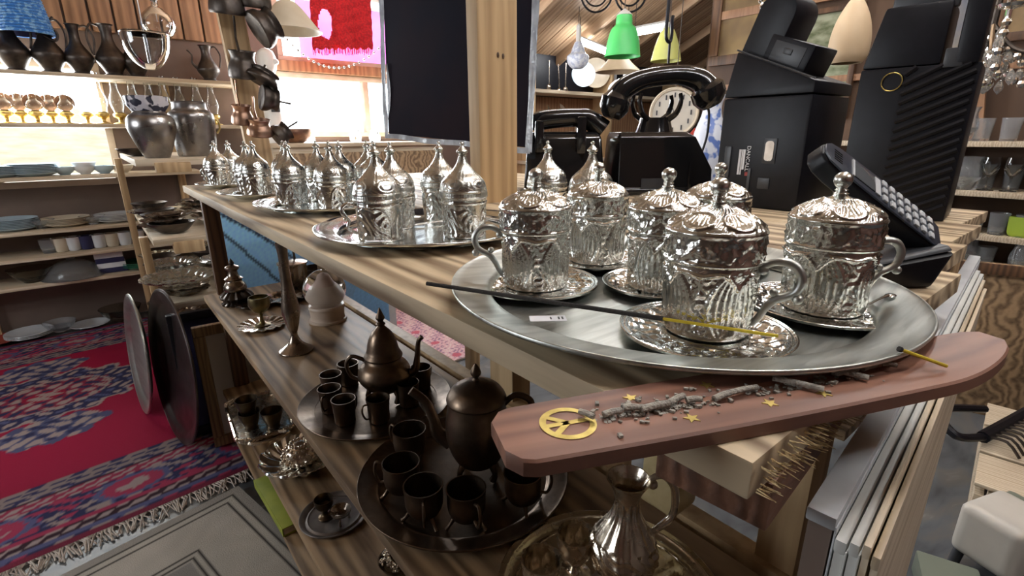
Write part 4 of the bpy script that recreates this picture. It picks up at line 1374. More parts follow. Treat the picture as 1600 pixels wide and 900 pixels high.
# ---------------------------------------------------------------- DANCALL terminal with printer head
te = thing('receipt_printer', 'tall black terminal box with DANCALL lettering and tilted printer head', 'terminal', (.792, .482, TOP + .0003), math.radians(-91))
# local x runs along the visible back face (to the viewer's right), y away from the viewer
k_ = M_['black']
W1, D1, H1 = .165, .165, .205
b = MB()
b.hexa([(0, 0, 0), (W1, 0, 0), (W1, D1, 0), (0, D1, 0)], [(0, 0, H1), (W1, 0, H1), (W1, D1, H1), (0, D1, H1)])
b.obj('case', k_, te, bevel=.005)
b = MB()
hx0 = [(0, 0, H1 + .002), (W1, 0, H1 + .002), (W1, D1, H1 + .002), (0, D1, H1 + .002)]
hx1 = [(.012, .01, H1 + .085), (W1, 0, H1 + .022), (W1, D1, H1 + .022), (.012, D1 - .01, H1 + .085)]
b.hexa(hx0, hx1)
b.obj('sloped_hood', k_, te, bevel=.003)
MB().tube([(.012, .008, H1 + .0875), (W1, -.001, H1 + .0245)], .0016, 6).obj('edge_trim', M_['dkgrey'], te)
# rounded printer head on the hood
T = Matrix.Translation((.048, .07, H1 + .088)) @ Matrix.Rotation(math.radians(21), 4, 'Y')
out = [(-.034, -.045)] + [(.0 + .034 * math.cos(a), .062 + .034 * math.sin(a)) for a in np.linspace(math.pi, 0, 12)] + [(.034, -.045)]
b = MB()
R90 = Matrix.Rotation(math.radians(90), 4, 'X')
b.prism(out, -.045, .045, T @ R90)
b.obj('paper_roll_cover', k_, te, bevel=.002)
T2m = Matrix.Translation((.100, .07, H1 + .072)) @ Matrix.Rotation(math.radians(21), 4, 'Y')
pb = MB().box((0, 0, 0), (.085, .095, .05), T2m).obj('printer_head', k_, te, bevel=.004)
MB().box((.0, -.049, .004), (.016, .003, .010), T2m).obj('button', M_['dkgrey'], pb, bevel=.002)
MB().box((.0, -.0475, .0), (.06, .002, .034), T2m).obj('front_plate', M_['dkgrey'], pb, bevel=.001)
# sockets, label and lettering on the back face
MB().box((.022, -.001, .085), (.013, .003, .060)).obj('slot', M_['dkgrey'], te, bevel=.001)
MB().box((.104, -.001, .108), (.024, .003, .046)).obj('connector_recess', M_['dkgrey'], te, bevel=.001)
MB().prism(rr_out(.008, .018, .006), 0, .002, Matrix.Translation((.104, -.002, .108)) @ R90).obj('serial_port', M_['vase'], te)
MB().box((.100, -.001, .048), (.022, .003, .020)).obj('socket', M_['dkgrey'], te, bevel=.001)
MB().box((.070, -.001, .050), (.006, .003, .050)).obj('vent', M_['dkgrey'], te, bevel=.001)
for i, (x, w_, z1, z2) in enumerate(((.0470, .0042, .062, .110), (.0515, .0022, .062, .110), (.0555, .0042, .072, .110))):
    MB().box((x, -.0006, (z1 + z2) / 2), (w_, .0012, z2 - z1)).obj('label_stripe', M_['paper'], te)
MB().box((.0640, -.0006, .064), (.006, .0012, .007)).obj('label_mark', M_['redc'], te)


def text(s_, size, mt, parent, M4, name='lettering'):
    cu = bpy.data.curves.new('t', 'FONT')
    cu.body = s_
    cu.size = size
    cu.extrude = .0002
    cu.align_x = 'LEFT'
    ob = bpy.data.objects.new('t', cu)
    col.objects.link(ob)
    dg = bpy.context.evaluated_depsgraph_get()
    me_ = bpy.data.meshes.new_from_object(ob.evaluated_get(dg))
    bpy.data.objects.remove(ob)
    me_.transform(M4)
    me_.materials.clear()
    me_.materials.append(mt)
    me_.name = name
    return link(name, me_, parent)


# letters run downwards
text('DANCALL', .0105, M_['paper'], te, Matrix.Translation((.0605, -.0012, .117)) @ R90 @ Matrix.Rotation(math.radians(-90), 4, 'Z'))

# ---------------------------------------------------------------- black payment terminal with ribbed flank
po = thing('payment_terminal', 'tall black till terminal with diagonally ribbed flank and ring emblem', 'terminal', (.835, .268, TOP + .0003), math.radians(-83))
W2, D2, H2 = .155, .12, .335
b = MB()
b.hexa([(0, 0, 0), (W2, 0, 0), (W2, D2, 0), (0, D2, 0)], [(.0, .01, H2 * .72), (W2, .01, H2 * .72), (W2, D2, H2 * .72), (0, D2, H2 * .72)])
b.obj('case', k_, po, bevel=.004)
b = MB()
b.hexa([(0, .012, H2 * .722), (.105, .012, H2 * .722), (.105, D2, H2 * .722), (0, D2, H2 * .722)], [(.018, .02, H2), (.105, .02, H2), (.105, D2, H2), (.018, D2, H2)])
b.obj('neck', k_, po, bevel=.006)
MB().box((.068, .035, H2 + .006), (.085, .02, .032)).obj('collar', M_['dkgrey'], po, bevel=.004)
MB().box((.072, .04, H2 + .042), (.090, .012, .060)).obj('screen_back', M_['dkgrey'], po, bevel=.008)
MB().box((.136, .03, H2 * .87), (.030, .05, .105)).obj('card_reader', k_, po, bevel=.006)
MB().box((.120, .008, H2 * .745), (.024, .004, .028)).obj('latch', M_['dkgrey'], po, bevel=.002)
rg_ = MB()
nr_ = 28
rg_.tube([(.047 + .014 * math.cos(2 * math.pi * k / nr_), .007 - .0006, H2 * .655 + .014 * math.sin(2 * math.pi * k / nr_)) for k in range(nr_)], .0009, 6, closed=True)
rg_.obj('ring_emblem', M_['brassinlay'], po)
# diagonal ribs
for i in range(18):
    z0_ = .004 + i * .0145
    xa, xb = .062, .150
    za, zb = z0_ - .022, z0_ + .022
    if za < .006:
        xa, za = xa + (.006 - za) / .044 * .1, .006
    if zb > .24:
        xb, zb = xb - (zb - .24) / .044 * .1, .24
    if xb - xa < .01:
        continue
    f = lambda z: .01 * z / (H2 * .72)
    MB().tube([(xa, f(za) - .0005, za), (xb, f(zb) - .0005, zb)], .0042, 6).obj('rib', k_, po)

# ---------------------------------------------------------------- cordless phone in its cradle
q = pz(1400, 440, TOP)
cp = thing('cordless_phone', 'dark cordless handset leaning back in a black charging cradle', 'cordless phone', (.364, .080, TOP + .0003), math.radians(RA))
cp.scale = (.80,) * 3
# local x to the viewer's right, y away, handset leans to the left
M_['slate'] = mat('slate_blue_plastic', (.035, .042, .06), .3, coat=.2)
M_['keys'] = mat('grey_keys', (.62, .64, .66), .4)
b = MB()
b.hexa([(-.055, -.038, 0), (.058, -.038, 0), (.066, .038, 0), (-.055, .038, 0)], [(-.060, -.042, .018), (.074, -.042, .045), (.078, .042, .045), (-.060, .042, .018)])
b.obj('cradle', k_, cp, bevel=.008, bseg=3)
MB().hexa([(-.058, -.040, .0185), (.070, -.040, .0455), (.072, .040, .0455), (-.058, .040, .0185)], [(-.054, -.036, .024), (.066, -.036, .051), (.068, .036, .051), (-.054, .036, .024)]).obj('cradle_rim', M_['dkgrey'], cp, bevel=.002)
ang_ = math.radians(34)
hs = thing('x', 'x', 'x')
bpy.data.objects.remove(hs)
Lh = .185
Th = Matrix.Translation((.070, -.004, .048)) @ Matrix.Rotation(math.radians(180), 4, 'Z') @ Matrix.Rotation(-ang_, 4, 'Y') @ Matrix.Rotation(math.radians(-42), 4, 'X')
# handset local x runs from its foot (right) up to its ear end (left)
out = [(0, -.018), (.012, -.0245), (.09, -.0235), (.16, -.021), (Lh - .008, -.017), (Lh, -.008), (Lh, .008), (Lh - .008, .017), (.16, .021), (.09, .0235), (.012, .0245), (0, .018)]
hb = MB().prism(out, -.012, .010, Th).obj('handset', k_, cp, bevel=.004, bseg=3)
MB().prism([(x * .985 + .001, y * .92) for x, y in out], .0102, .0125, Th).obj('faceplate', M_['slate'], hb, bevel=.001)
MB().box((.125, 0, .0128), (.036, .026, .0016), Th).obj('display', mat('lcd', (.10, .11, .12), .12), hb, bevel=.0005)
MB().box((.1425, 0, .0132), (.003, .028, .0016), Th).obj('display_trim', M_['keys'], hb)
MB().box((.1045, 0, .0132), (.008, .028, .0016), Th).obj('display_trim', M_['keys'], hb)
for r_ in range(7):
    for c_ in range(3):
        MB().box((.094 - r_ * .0125, (c_ - 1) * .0128, .0138), (.0068, .0088, .003), Th).obj('key', M_['keys'], hb, bevel=.001)
for c_ in range(5):
    MB().box((Lh - .020, (c_ - 2) * .004, .0128), (.012, .0012, .001), Th).obj('ear_slot', M_['dkgrey'], hb)

# ---------------------------------------------------------------- carpets
def hash_noise(x, y, s):
    return np.sin(x * 12.9 * s + 1.7 * np.sin(y * 7.1 * s)) * np.sin(y * 11.3 * s + 1.3 * np.sin(x * 8.7 * s))


def persian(X, Y, hx, hy):
    """X,Y centred carpet coordinates in metres"""
    red, navy, cream, dk, blue, rose = (np.array(c) for c in ((.25, .005, .035), (.022, .024, .075), (.30, .24, .23), (.03, .012, .02), (.08, .09, .19), (.30, .03, .075)))
    C = np.zeros(X.shape + (3,)) + red
    C *= (1 + .12 * hash_noise(X, Y, .35))[..., None]
    put = lambda mask, c: np.copyto(C, np.broadcast_to(c, C.shape), where=mask[..., None])
    r = np.hypot(X / .36, Y / .26)
    a = np.arctan2(Y / .26, X / .36)
    lob = 1 + .07 * np.cos(a * 16)
    med = r < lob
    put(med, navy)
    fl = np.sin(X * 62 + 1.2 * np.sin(Y * 40)) * np.sin(Y * 74 + 1.2 * np.sin(X * 37))
    put(med & (fl > .45), cream)
    put(med & (fl < -.55), blue)
    put(med & (np.abs(r - .97 * lob) < .03), cream)
    put(r < .62 * lob, rose * .7)
    put((r < .60 * lob) & (fl > .2), cream)
    put((r < .60 * lob) & (fl < -.35), navy)
    put(np.abs(r - .61) < .018, cream)
    put(r < .2, red)
    put((r < .18) & (fl > 0), cream)
    for sgn in (-1, 1):
        p = np.hypot(X / .17, (Y - sgn * .36) / .11)
        put(p < 1 + .1 * np.cos(np.arctan2(Y - sgn * .36, X) * 8), blue * .8)
        put((p < 1) & (fl > .1), cream)
        put((p < .8) & (fl < -.4), navy)
    dx, dy = hx - np.abs(X), hy - np.abs(Y + .13)
    e = np.minimum(dx, dy)
    along = np.where(dx < dy, Y, X)
    bord = e < .36
    put(bord, navy)
    f2 = np.sin(along * 40 + 2 * np.sin(e * 60)) * np.sin(e * 75 + 2 * np.sin(along * 25))
    put(bord & (f2 > .35), cream * .9)
    put(bord & (f2 < -.5), rose)
    put(bord & (f2 > .05) & (f2 < .18), blue)
    for e0, w_, c1, c2, k in ((.345, .03, cream * .7, navy, 60), (.29, .012, dk, dk, 1), (.27, .022, rose * .8, cream, 90), (.075, .026, dk, cream, 80), (.10, .01, rose, rose, 1), (.045, .012, blue, blue, 1)):
        st = np.abs(e - e0) < w_
        put(st, c1)
        put(st & (np.sin(along * k + 2 * np.sin(e * 200)) > .35), c2)
    # central flower blocks in the main border
    bx = (along / .33) % 1 - .5
    fr_ = np.hypot(bx * .33 / .10, (e - .18) / .06)
    put(bord & (fr_ < 1), blue)
    put(bord & (fr_ < .8), rose)
    put(bord & (fr_ < .45) & (f2 > -.3), cream)
    put(e < .025, rose * .5)
    return C


def carpet(name, label, cx, cy, hx, hy, rz, fn, step=.0095, z=.0, thick=.009):
    nx, ny = int(2 * hx / step), int(2 * hy / step)
    t = thing(name, label, 'carpet', (cx, cy, z), rz)
    mb = MB()
    mb.grid(lambda u, v: (-hx + 2 * hx * u, -hy + 2 * hy * v, thick + 0 * u), nx, ny)
    me = mb.mesh('pile', M_['pile'], ang=0)
    u, v = np.meshgrid(np.linspace(-hx, hx, nx), np.linspace(-hy, hy, ny), indexing='ij')
    set_vcol(me, np.clip(fn(u, v), 0, 1).reshape(-1, 3))
    link('pile', me, t)
    MB().box((0, 0, thick / 2 - .0002), (2 * hx, 2 * hy, thick - .0006)).obj('backing', M_['fringe'], t)
    return t


M_['pile'] = vcol_mat('woven_pile', .95, .6, 500)
M_['fringe'] = mat('cotton_fringe', (.56, .50, .44), .9, c2=(.4, .34, .3), nscale=60, bump=.5, bscale=300)
c1 = carpet('red_carpet', 'large crimson carpet with navy medallion and patterned border on the floor', -.53, 2.535, 1.28, 1.0, math.radians(5.5), lambda X_, Y_: persian(X_, Y_ - .13, 1.28, 1.0), z=.0)
fb = MB()
gf = random.Random(4)
for k in range(520):
    x = -1.28 + 2.56 * k / 520
    fb.tube([(x, -.998, .006), (x + gf.uniform(-.012, .012), -1.02, .008 + gf.uniform(0, .004)), (x + gf.uniform(-.02, .02), -1.04 - gf.uniform(0, .025), .004)], .0022, 4)
o = fb.obj('fringe', M_['fringe'], c1)
o['kind'] = 'stuff'


def cream_rug(X, Y):
    hx, hy = .62, .46
    base = np.array([.42, .39, .34])
    C = np.zeros(X.shape + (3,)) + base
    C *= (1 + .08 * hash_noise(X, Y, .8) + .05 * hash_noise(X, Y, 4))[..., None]
    e = np.minimum(hx - np.abs(X), hy - np.abs(Y))
    for a, b in ((.030, .036), (.050, .056), (.178, .184), (.196, .202)):
        C[(e > a) & (e < b)] = (.02, .018, .018)
    inn = e > .21
    C[inn] = C[inn] * np.array([.62, .64, .68])
    C[e < .03] = (.30, .28, .25)
    return C


c2 = carpet('cream_rug', 'cream rug with thin black border lines overlapping the red carpet at bottom left', -.545, .915, .62, .46, math.radians(12), cream_rug, .006, z=.0096)
M_['pinkfab'] = vcol_mat('pink_floral_rug', .95, .4, 400)


def pink_fn(X, Y):
    C = np.zeros(X.shape + (3,)) + np.array([.60, .36, .38])
    f = np.sin(X * 120 + 2 * np.sin(Y * 90)) * np.sin(Y * 120 + 2 * np.sin(X * 80))
    C[f > .45] = (.26, .16, .24)
    C[f < -.5] = (.66, .52, .50)
    C[(np.hypot((X * 5) % 1 - .5, (Y * 5) % 1 - .5) < .12)] = (.5, .12, .16)
    return C


c3 = carpet('pink_rug', 'pale pink floral rug on the floor seen below the table', 1.72, 2.62, .85, .75, .03, pink_fn, .008, z=.0)

# ---------------------------------------------------------------- round trays and frames leaning at the table end
def lean_tray(label, c, R, tilt, rz, mt):
    t = thing('leaning_tray', label, 'tray', c, rz, 'large round trays leaning on the floor')
    T = Matrix.Rotation(math.radians(tilt), 4, 'Y')
    pr_ = [(.0004, .0), (R - .05, .0), (R - .04, .004), (R - .03, .012), (R - .004, .016), (R, .013), (R - .004, .011), (R - .03, .007), (R - .045, -.003), (.0004, -.003)]
    o = MB().lathe(np.array(pr_)[::-1], 90, Matrix.Translation((0, 0, R)) @ T).obj('dish', mt, t)
    rim = MB().tube([tuple(T @ Vector((R * math.cos(a), R * math.sin(a), .013)) + Vector((0, 0, R))) for a in np.linspace(0, 2 * math.pi, 72, endpoint=False)], .004, 6, closed=True)
    rim.obj('rolled_rim', mt, t)
    return t


M_['dktray'] = mat('dark_patina_tray', (.14, .12, .115), .3, 1, c2=(.07, .06, .055), nscale=8, rough2=.45)
lean_tray('big dark round tray leaning on edge beside the table end', (-.105, 1.93, .012), .275, -85, math.radians(8), M_['dktray'])
lean_tray('round pewter tray leaning behind the big dark one', (-.190, 2.26, .012), .235, -85, math.radians(5), M_['pewter'])


def frame(name, label, c, w_, h_, rz, tilt, mt, inner, fw=.035, depth=.03):
    t = thing(name, label, 'picture frame', c, rz)
    T = Matrix.Rotation(tilt, 4, 'X')
    for (a, b, sx_, sz_) in ((0, fw / 2, w_, fw), (0, h_ - fw / 2, w_, fw), (-w_ / 2 + fw / 2, h_ / 2, fw, h_ - 2 * fw), (w_ / 2 - fw / 2, h_ / 2, fw, h_ - 2 * fw)):
        MB().box((a, 0, b), (sx_, depth, sz_), T).obj('moulding', mt, t, bevel=.004)
    MB().box((0, .004, h_ / 2), (w_ - 2 * fw + .004, .008, h_ - 2 * fw + .004), T).obj('picture', inner, t)
    return t


M_['creampaper'] = mat('cream_paper', (.62, .58, .50), .8, c2=(.56, .52, .44), nscale=6)
M_['gilt'] = wood('gilt_wood', (.30, .19, .08), (.14, .08, .04), axis='Z', scale=24)
frame('framed_picture', 'dark wooden frame with blank cream sheet leaning below the lower shelf', (.055, 1.775, .016), .21, .44, math.radians(-3), -.06, M_['gilt'], M_['creampaper'])
frame('framed_picture', 'smaller wooden frame behind the silver tray on the lower shelf', (.175, 1.70, .252), .12, .25, math.radians(-3), -.06, M_['walnut'], M_['creampaper'], .02, .018)
frame('framed_picture', 'black framed board leaning behind the blank cream picture', (.02, 1.90, .016), .25, .46, math.radians(-3), -.06, M_['black'], M_['navy'], .03)

# ---------------------------------------------------------------- second shelf unit crowded with silver dishes
u2 = thing('shelf_unit', 'narrow pine shelf unit beyond the table end, crowded with silver dishes', 'shelf', (0, 0, 0))
UB = [(.985, 2.20), (.70, 2.16), (.46, 2.13), (.24, 2.13)]
for zz, y0 in UB:
    MB().box((.10, (y0 + 3.25) / 2, zz - .012), (.36, 3.25 - y0, .024)).obj('board', M_['palewood'], u2, bevel=.002)
for (x, y) in ((-.095, 2.42), (.295, 2.42), (-.095, 3.2), (.295, 3.2)):
    zl_ = .676 if (x < 0 and y < 3) else .961
    MB().box((x, y, (zl_ + .0096) / 2), (.03, .045, zl_ - .0096)).obj('leg', M_['postwood'], u2, bevel=.002)
MB().box((.03, 2.19, .955), (.11, .05, .035)).obj('block', M_['postwood'], u2, bevel=.003)
MB().box((.03, 2.18, .662), (.10, .05, .045)).obj('block', M_['postwood'], u2, bevel=.003)
dish_me = [scalloped_plate(.085, 12, .018).mesh('scalloped_dish', M_['vase']), scalloped_plate(.10, 18, .022).mesh('scalloped_dish', M_['silver']),
           MB().lathe(np.concatenate([[(.0003, 0)], cr([(.03, 0), (.05, .008), (.072, .03), (.08, .042)], 4), cr([(.078, .042), (.05, .014)], 3), [(.0003, .006)]]), 32).mesh('bowl', M_['dkmetal']),
           MB().lathe(np.concatenate([[(.0003, 0)], cr([(.026, 0), (.028, .003), (.008, .010), (.008, .030), (.03, .040), (.07, .056), (.085, .062)], 5), cr([(.084, .064), (.05, .052)], 3), [(.0003, .046)]]), 36, disp=lambda t, z, r: .002 * np.sin(t * 16) * (r > .04)).mesh('footed_dish', M_['silver'])]
gd = random.Random(21)
for zz, y0, n_ in ((.70, 2.22, 6), (.46, 2.18, 6), (.24, 2.2, 5), (.46, 2.3, 0)):
    for i in range(n_):
        y = y0 + .07 + i * .165
        for x in (-.005, .20):
            side_ = 'left' if x < .1 else 'right'
            stack = gd.choice((1, 2, 3))
            z = zz + .0004
            k = gd.choice((0, 1, 1, 2, 3, 0))
            for s_ in range(stack if k < 2 else 1):
                o = link(['scalloped_dish', 'scalloped_dish', 'metal_bowl', 'footed_dish'][k], dish_me[k], None, (x + gd.uniform(-.012, .012), y + gd.uniform(-.01, .01), z), gd.uniform(0, 3))
                lv = {.70: 'upper', .46: 'middle', .24: 'lowest'}[zz]
                tag(o, ['dark scalloped dish, %s board of narrow unit, %s pile of %s row, %s up', 'large lobed silver dish, %s board of narrow unit, %s pile of %s row, %s up',
                        'dark metal bowl, %s board of narrow unit, %s pile of %s row, %s up', 'footed silver dish, %s board of narrow unit, %s pile of %s row, %s up'][k] % (lv, ORD[i], side_, ORD[s_]), 'dish', 'silver dishes on the narrow shelf unit')
                z += [.021, .025, .03, .03][k]
# individually visible front dishes
for (px, py, zz, k, sc_, lab) in ((285, 462, .47, 1, 1.25, 'wide embossed silver dish jutting from the narrow unit above the leaning trays'),
                                  (222, 362, .702, 0, .9, 'oval silver plate overhanging the left edge of the narrow unit'),
                                  (268, 350, .705, 0, 1.0, 'greenish silver leaf dish at the near edge of the upper board')):
    q = pz(px, py, zz)
    o = link('scalloped_dish', dish_me[k], None, (max(q[0], -.02), max(q[1], 2.16), zz + .0275 if k == 0 else zz + .055))
    o.scale = (sc_,) * 3
    tag(o, lab, 'dish')
# two big metal urns on top
urn1 = np.concatenate([[(.0003, 0)], cr([(.050, 0), (.055, .004), (.075, .05), (.098, .12), (.104, .16), (.094, .195), (.070, .215), (.066, .235), (.080, .250)], 6), cr([(.076, .250), (.060, .22)], 3), [(.0003, .15)]])
urn2 = np.concatenate([[(.0003, 0)], cr([(.080, 0), (.088, .006), (.096, .06), (.104, .16), (.100, .195), (.080, .212), (.076, .24), (.082, .248)], 6), cr([(.078, .248), (.07, .21)], 3), [(.0003, .15)]])
q = pz(247, 247, .987)
q1 = (float(pyy(247, 247, 2.33)[0]), 2.33)
ub = thing('metal_urn', 'shouldered smoky metal urn with patterned collar on the narrow unit', 'urn', (q1[0], q1[1], .9853))
MB().lathe(urn1, 48).obj('body', M_['steel'], ub)
def collar_cols():
    pass
MB().lathe([(.069, .222), (.086, .250), (.090, .290), (.087, .291), (.083, .252), (.067, .226)], 40, disp=lambda t, z, r: .003 * np.sign(np.sin(t * 9) * np.cos((z - .222) * 90)) * (r > .07)).obj('collar', mat('pierced_band', (.6, .58, .62), .4, c2=(.03, .03, .05), nscale=28, contrast=(.48, .52), detail=1), ub)
ub2 = thing('metal_urn', 'larger cylindrical smoky metal urn with two ring handles', 'urn', (float(pyy(309, 240, 2.45)[0]), 2.45, .9853))
ub2.scale = (.80, .80, .86)
ub.scale = (.76,) * 3
MB().lathe(urn2, 48).obj('body', M_['steel'], ub2)
for s_ in (-1, 1):
    MB().tube(cr([(s_ * .098, 0, .175), (s_ * .118, 0, .165), (s_ * .122, 0, .130), (s_ * .106, 0, .105)], 4), .005, 8).obj('handle', M_['brass'], ub2)
o = MB().lathe(np.concatenate([[(.0003, 0)], cr([(.03, 0), (.06, .012), (.085, .03)], 4), cr([(.083, .032), (.05, .014)], 3), [(.0003, .008)]]), 32).obj('metal_bowl', M_['dkmetal'], None, (-.12 + .09, 2.62, .9853))
tag(o, 'dark open bowl behind the shouldered urn on the narrow unit', 'bowl')

# ---------------------------------------------------------------- wall shelves along the back wall
ws = thing('china_shelf', 'long pine wall shelves across the left window loaded with lamps and china', 'shelf', (0, 0, 0))
SY0, SY1 = 3.46, 3.745
SZ = [float(pyy(100, py, SY0)[2]) for py in (113, 193, 275, 358, 398, 440)]
SX = [(-1.6, .62), (-1.6, .70), (-1.6, .30), (-1.6, .25), (-1.6, .25), (-1.6, .25)]
for z, (xa, xb) in zip(SZ, SX):
    MB().box(((xa + xb) / 2, (SY0 + SY1) / 2, z - .009), (xb - xa, SY1 - SY0, .018)).obj('board', M_['palewood'], ws, bevel=.002)
for x in (-.78, .22):
    MB().box((x, SY1 - .02, (SZ[0] - .018) / 2), (.04, .03, SZ[0] - .018)).obj('upright', M_['postwood'], ws, bevel=.002)
# dark ewers on the top shelf
def ewer_mesh(h, R, neck, hdl=True, spout=False):
    b = MB().lathe(np.concatenate([[(.0003, 0)], cr([(R * .62, 0), (R * .66, .01), (R * .55, .02), (R, h * .30), (R * .92, h * .42), (neck * 1.3, h * .62), (neck, h * .78), (neck * 1.15, h * .95), (neck * 1.5, h)], 5), cr([(neck * 1.3, h), (neck * .9, h * .8)], 2), [(.0003, h * .7)]]), 28).mesh('body', M_['dkmetal'])
    hm = MB().tube(cr([(neck * 1.2, 0, h * .96), (R * .9, 0, h * .98), (R * 1.25, 0, h * .75), (R * 1.05, 0, h * .42)], 5), R * .075, 8).mesh('handle', M_['dkmetal'])
    sm = MB().tube(cr([(-R * .85, 0, h * .35), (-R * 1.3, 0, h * .5), (-R * 1.25, 0, h * .72), (-R * 1.6, 0, h * .85)], 5), [R * .16, R * .1, R * .08, R * .08], 8).mesh('spout', M_['dkmetal'])
    return b, hm, sm
ev = [ewer_mesh(.245, .070, .024), ewer_mesh(.26, .076, .028), ewer_mesh(.20, .066, .028)]
for i, (px, k, sp_, fl_, lab) in enumerate(((27, 1, 0, 1, 'dark metal jug below the blue beaded lampshade on the top shelf'), (82, 1, 0, 1, 'dark metal jug second from the left on the top shelf'), (128, 0, 0, 1, 'dark metal ewer with tall curved handle in the middle of the top shelf'),
                                            (178, 1, 0, -1, 'black pear-shaped jug right of the curved-handle ewer'), (214, 0, 1, 1, 'dark spouted ewer behind the hanging glass bell'), (326, 2, 1, 1, 'small dark coffee pot alone at the right of the top shelf'))):
    x = pyy(px, 110, 3.58)[0]
    t = thing('metal_ewer', lab, 'ewer', (x, 3.58, SZ[0] + .0004), 0 if fl_ > 0 else math.pi, 'dark metal ewers on the top wall shelf')
    t.scale = (.9, .9, 1)
    link('body', ev[k][0], t)
    link('handle', ev[k][1], t)
    if sp_:
        link('spout', ev[k][2], t)
# oil lamps with glass chimneys on the second shelf
chim = MB().lathe(np.concatenate([cr([(.024, 0), (.026, .01), (.036, .05), (.030, .085), (.019, .12), (.016, .20)], 5), cr([(.0145, .20), (.0175, .12), (.0285, .085), (.0345, .05), (.0245, .01), (.0225, 0)], 5)]), 20).mesh('glass_chimney', M_['glass'])
lbase = MB().lathe(np.concatenate([[(.0003, 0)], cr([(.038, 0), (.038, .006), (.012, .014), (.012, .028), (.028, .04), (.030, .055), (.014, .066)], 4), [(.0003, .066)]]), 24)
lb_m = lbase.mesh('lamp_base', M_['brass'])
refl = MB().lathe(np.concatenate([[(.0003, .0)], cr([(.01, .0), (.03, .008), (.042, .02)], 4), cr([(.041, .022), (.02, .008)], 3), [(.0003, .004)]]), 24, Matrix.Rotation(math.radians(90), 4, 'X')).mesh('reflector', M_['copper'])
for i, px in enumerate((12, 36, 60, 84, 108, 138, 163, 190, 216, 242, 264, 288, 314, 338)):
    x = pyy(px, 190, 3.58)[0]
    t = thing('oil_lamp', ('oil lamp with %s on the second wall shelf, %s from the left' % ('round copper reflector' if i < 5 else 'tall clear chimney', ORD[i])), 'oil lamp', (x, 3.58 + (i % 2) * .03, SZ[1] + .0004), 0, 'oil lamps on the second wall shelf')
    link('lamp_base', lb_m, t)
    c = link('glass_chimney', chim, t, (0, 0, .064))
    if i < 5:
        c.scale = (1, 1, .5)
        r = link('reflector', refl, t, (0, .02, .105))
# china and glass on the lower boards
plate_m = MB().lathe(np.concatenate([[(.0003, 0)], cr([(.05, 0), (.07, .003), (.105, .016)], 4), cr([(.104, .018), (.07, .006)], 3), [(.0003, .004)]]), 36)
pl = {k: plate_m.mesh('plate', M_[k]) for k in ('china', 'bluegl', 'cream', 'greenc', 'redc')}
bowl_m = MB().lathe(np.concatenate([[(.0003, 0)], cr([(.03, 0), (.034, .006), (.06, .03), (.075, .058)], 5), cr([(.073, .058), (.056, .03)], 3), [(.0003, .01)]]), 32)
bl_ = {k: bowl_m.mesh('bowl', M_[k]) for k in ('china', 'bluegl', 'cream', 'smoke', 'glassb', 'greenc')}
cup_m = MB().lathe(np.concatenate([[(.0003, 0)], cr([(.026, 0), (.03, .01), (.036, .05), (.038, .075)], 4), cr([(.036, .075), (.03, .02)], 3), [(.0003, .01)]]), 24)
cu_ = {k: cup_m.mesh('cup', M_[k]) for k in ('china', 'cream', 'navy', 'glassb', 'redc')}
dome_m = MB().lathe(np.concatenate([[(.0003, 0)], cr([(.14, 0), (.15, .004), (.13, .01), (.11, .05), (.06, .085), (.02, .095)], 5), cr([(.018, .095), (.022, .115), (.0003, .12)], 3)]), 36).mesh('glass_dome', M_['glassb'])
boxm = MB().box((0, 0, .014), (.13, .09, .028)).mesh('carton', M_['paper'], bevel=.002)
boxn = MB().box((0, 0, .014), (.13, .09, .028)).mesh('carton', M_['navy'], bevel=.002)


def put(px, shelf, me, name, lab, cat, n_=1, dz_=.006, y=3.57, grp=None, sc_=1.0, z0_=0):
    x = pyy(px, 300, y)[0]
    z = (SZ[shelf] if shelf is not None else .0097 - .0005) + .0005 + z0_
    for k in range(n_):
        o = link(name, me, None, (x + .002 * (k % 2), y, z + k * dz_))
        o.scale = (sc_,) * 3
        tag(o, lab + (', %s from the bottom' % ORD[k] if n_ > 1 else ''), cat, grp)


G = 'china and glass on the wall shelves'
for (px, n_, k) in ((-55, 5, 'china'), (4, 6, 'bluegl'), (62, 7, 'bluegl')):
    put(px, 2, pl[k], 'plate', '%s plate in the %s stack on the third wall shelf' % ({'bluegl': 'pale blue', 'china': 'white', 'cream': 'cream'}[k], ORD[[-55, 4, 62].index(px)]), 'plate', n_, .0075, grp=G)
for (px, k) in ((109, 'bluegl'), (141, 'china'), (171, 'bluegl'), (200, 'cream')):
    put(px, 2, bl_[k], 'bowl', '%s bowl, third wall shelf, %s right of plate stacks' % ({'bluegl': 'pale blue', 'china': 'white', 'cream': 'cream'}[k], ORD[[109, 141, 171, 200].index(px)]), 'bowl', 2 if k == 'china' else 1, .02, grp=G, y=3.56, sc_=.72)
for (px, n_, k) in ((12, 6, 'bluegl'), (60, 1, 'china'), (100, 4, 'cream'), (160, 4, 'china'), (185, 4, 'china')):
    put(px, 3, pl[k], 'plate', 'plate in a flat stack on the fourth wall shelf, %s' % {'bluegl': 'pale blue glaze', 'china': 'white china', 'cream': 'cream glaze'}[k], 'plate', n_, .0075, y=3.62, grp=G, z0_=.06 if px > 80 else .03) if False else None
for (px, k) in ((50, 'glassb'), (134, 'glassb'), (212, 'smoke')):
    put(px, 3, bl_[k], 'bowl', '%s bowl on the fourth wall shelf, %s from the left' % ({'glassb': 'ribbed clear glass', 'smoke': 'smoked glass'}[k], ORD[[50, 134, 212].index(px)]), 'bowl', 1, .02, grp=G, sc_=.8)
